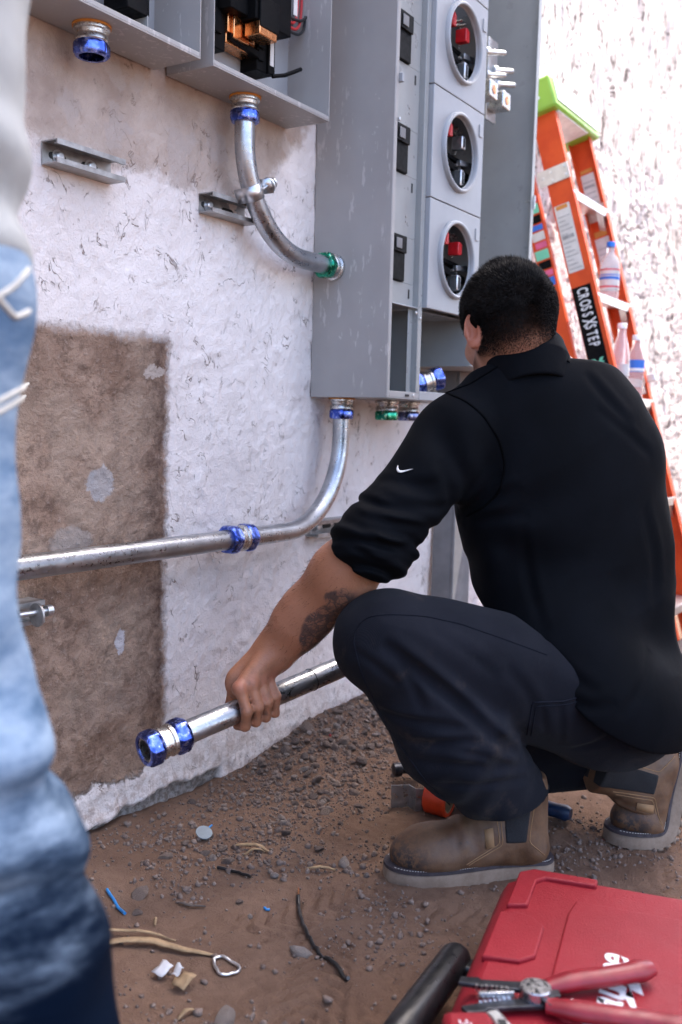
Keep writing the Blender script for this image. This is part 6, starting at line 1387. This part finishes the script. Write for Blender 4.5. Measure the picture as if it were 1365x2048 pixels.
# handle
h0 = on_plane(818, 2045, 2, .066); h1 = on_plane(916, 1912, 2, .066); hd_ = nrmz(h1-h0); m = MB()
m.tube([h0-hd_*.06, h0-hd_*.05, h0, h1-hd_*.012, h1-hd_*.003, h1], [.014, .0230, .0240, .0240, .0215, .013], 24); m.build('handle_grip', 'case_black', cs, smooth=50)
for q in (h1-hd_*.022, h0-hd_*.03):
    m = MB(); e = -cb; q2 = q+cb*.055; m.obox((q+q2)/2-Z0*.006, (cb, hd_, Z0), (.030, .014, .011)); m.build('handle_arm', 'case_black', cs, bevel=.004)
# wire strippers on the lid
TZ = CZ+.0165
def TP(px, py, z=TZ): return on_plane(px, py, 2, z)
t = thing('wire_stripper', 'red-handled wire stripper pliers lying on the red tool case', 'pliers', TP(1070, 1985, CZ+.007))
pv = TP(1072, 1987)
def blade(tip, w0, w1, name, z):
    tip = np.asarray(tip); d = nrmz((tip-pv)*np.array([1, 1, 0])); s = np.cross(Z0, d); L = np.linalg.norm((tip-pv)[:2]); return pv, d, s, L
for (tip, sg, zz) in ((TP(922, 1973), 1, .0), (TP(925, 2003), -1, -.006)):
    d = nrmz((tip-pv)*np.array([1, 1, 0])); s = np.cross(Z0, d); L = np.linalg.norm((tip-pv)[:2]); side = 1 if np.dot(s, UPV) > 0 else -1; s = s*side*sg
    pr = [(-.030, -.006), (-.028, .018), (.0, .022), (.03, .018), (L*.72, .0155), (L*.76, .020), (L, .018), (L+.003, .004), (L*.75, .0015), (.02, .001), (.0, -.008)]
    m = MB(); m.prism(pr, pv+Z0*(zz-.003), d, s, .006 if np.dot(np.cross(d, s), Z0) > 0 else -.006); m.build('jaw', 'tool_steel', t, smooth=0, bevel=.001)
    for k in range(7):
        q = pv+d*(.035+.0062*k)+s*.0010+Z0*zz; m = MB(); m.obox(q, (d, s, Z0), (.0018, .0022, .0036)); m.build('stripping_notch', 'tool_bright', t, bevel=0)
m = MB(); m.obox(pv+nrmz((TP(990, 1990)-pv))*.05+Z0*.0005, (nrmz(TP(990, 1990)-pv), nrmz(np.cross(Z0, TP(990, 1990)-pv)), Z0), (.022, .0035, .0040)); m.build('cutting_edge', 'tool_bright', t, bevel=.0008)
m = MB(); m.lathe(pv-Z0*.010, Z0, [(0, .0195), (.018, .0195), (.0192, .0185), (.0195, .001)], 36); o = m.build('pivot_disc', 'tool_bright', t, smooth=30)
for a in (.8, 3.6):
    m = MB(); m.lathe(pv+Z0*.0094+np.array([cos(a), sin(a), 0])*.012, Z0, [(0, .0026), (.0005, .0026), (.0006, .0005)], 12); m.build('pivot_hole', 'black_matte', o)
def handle(pix, zlist, r):
    P = np.array([TP(a, b, z) for (a, b), z in zip(pix, zlist)]); q = resample(P, 24); rr = r*np.concatenate([np.linspace(.75, 1, 5), np.ones(12), np.linspace(1, 1.12, 4), np.linspace(1.05, .8, 3)])
    m = MB(); m.tube(q, rr, 14, flat=(1.0, .72)); return m.build('handle', 'grip_red', t, smooth=60), q
hA, qa = handle([(1095, 1975), (1150, 1962), (1210, 1955), (1270, 1945), (1303, 1937)], [TZ, TZ+.004, TZ+.006, TZ+.006, TZ+.006], .0155)
hB, qb = handle([(1095, 2012), (1150, 2022), (1230, 2034), (1310, 2044), (1400, 2066)], [TZ-.004, TZ-.002, TZ, TZ, TZ], .0155)
d_ = nrmz(qa[-1]-qa[-2]); m = MB(); m.lathe(qa[-1]+d_*.0002, d_, [(0, .007), (.0016, .006), (.0018, .0005)], 12); m.build('end_hole', 'black_matte', hA)
for (a, b) in ((1108, 1972), (1108, 2010)):
    q = TP(a, b, TZ-.001); d = nrmz(q-pv); s = np.cross(Z0, d); m = MB(); m.obox((q+pv)/2, (d, s, Z0), (np.linalg.norm(q-pv)/2+.004, .0095, .0045)); m.build('tang', 'tool_steel', t, bevel=.0015)
q = TP(1135, 2006, TZ-.002); d = nrmz(TP(1150, 2005, TZ)-TP(1120, 2010, TZ)); m = MB(); m.obox(q, (d, np.cross(Z0, d), Z0), (.011, .0045, .002)); m.build('lock_tab', 'cap_white', t, bevel=.0015)
# small red tape measure with a bright clip beside it
c = on_plane(938, 2060, 2, CZ+.014); m = MB(); d = nrmz((on_plane(1000, 2010, 2, CZ)-on_plane(900, 2010, 2, CZ))); s = np.cross(Z0, d)
t = thing('tape_measure', 'small red tape measure with silver clip in front of the pliers', 'tape measure', c*np.array([1, 1, 0])+Z0*CZ)
m.obox(c+s*(-.012), (d, s, Z0), (.030, .030, .014)); m.build('case_shell', 'case_red', t, bevel=.009)
m = MB(); m.obox(c+d*.037-s*.006+Z0*.002, (nrmz(d+s*.35), nrmz(s-d*.35), Z0), (.008, .024, .012)); o = m.build('clip', 'bright_zinc', t, bevel=.002); m = MB(); m.obox(c+d*.037-s*.010+Z0*.0145, (d, s, Z0), (.0045, .006, .0008)); m.build('clip_slot', 'black_matte', o)
for k in range(4):
    m = MB(); m.obox(c+d*(-.012+.004*k)+s*(-.008-.006*(k % 2))+Z0*.0144, (d, s, Z0), (.0008, .004, .0004)); m.build('print_mark', 'white_ink', t)
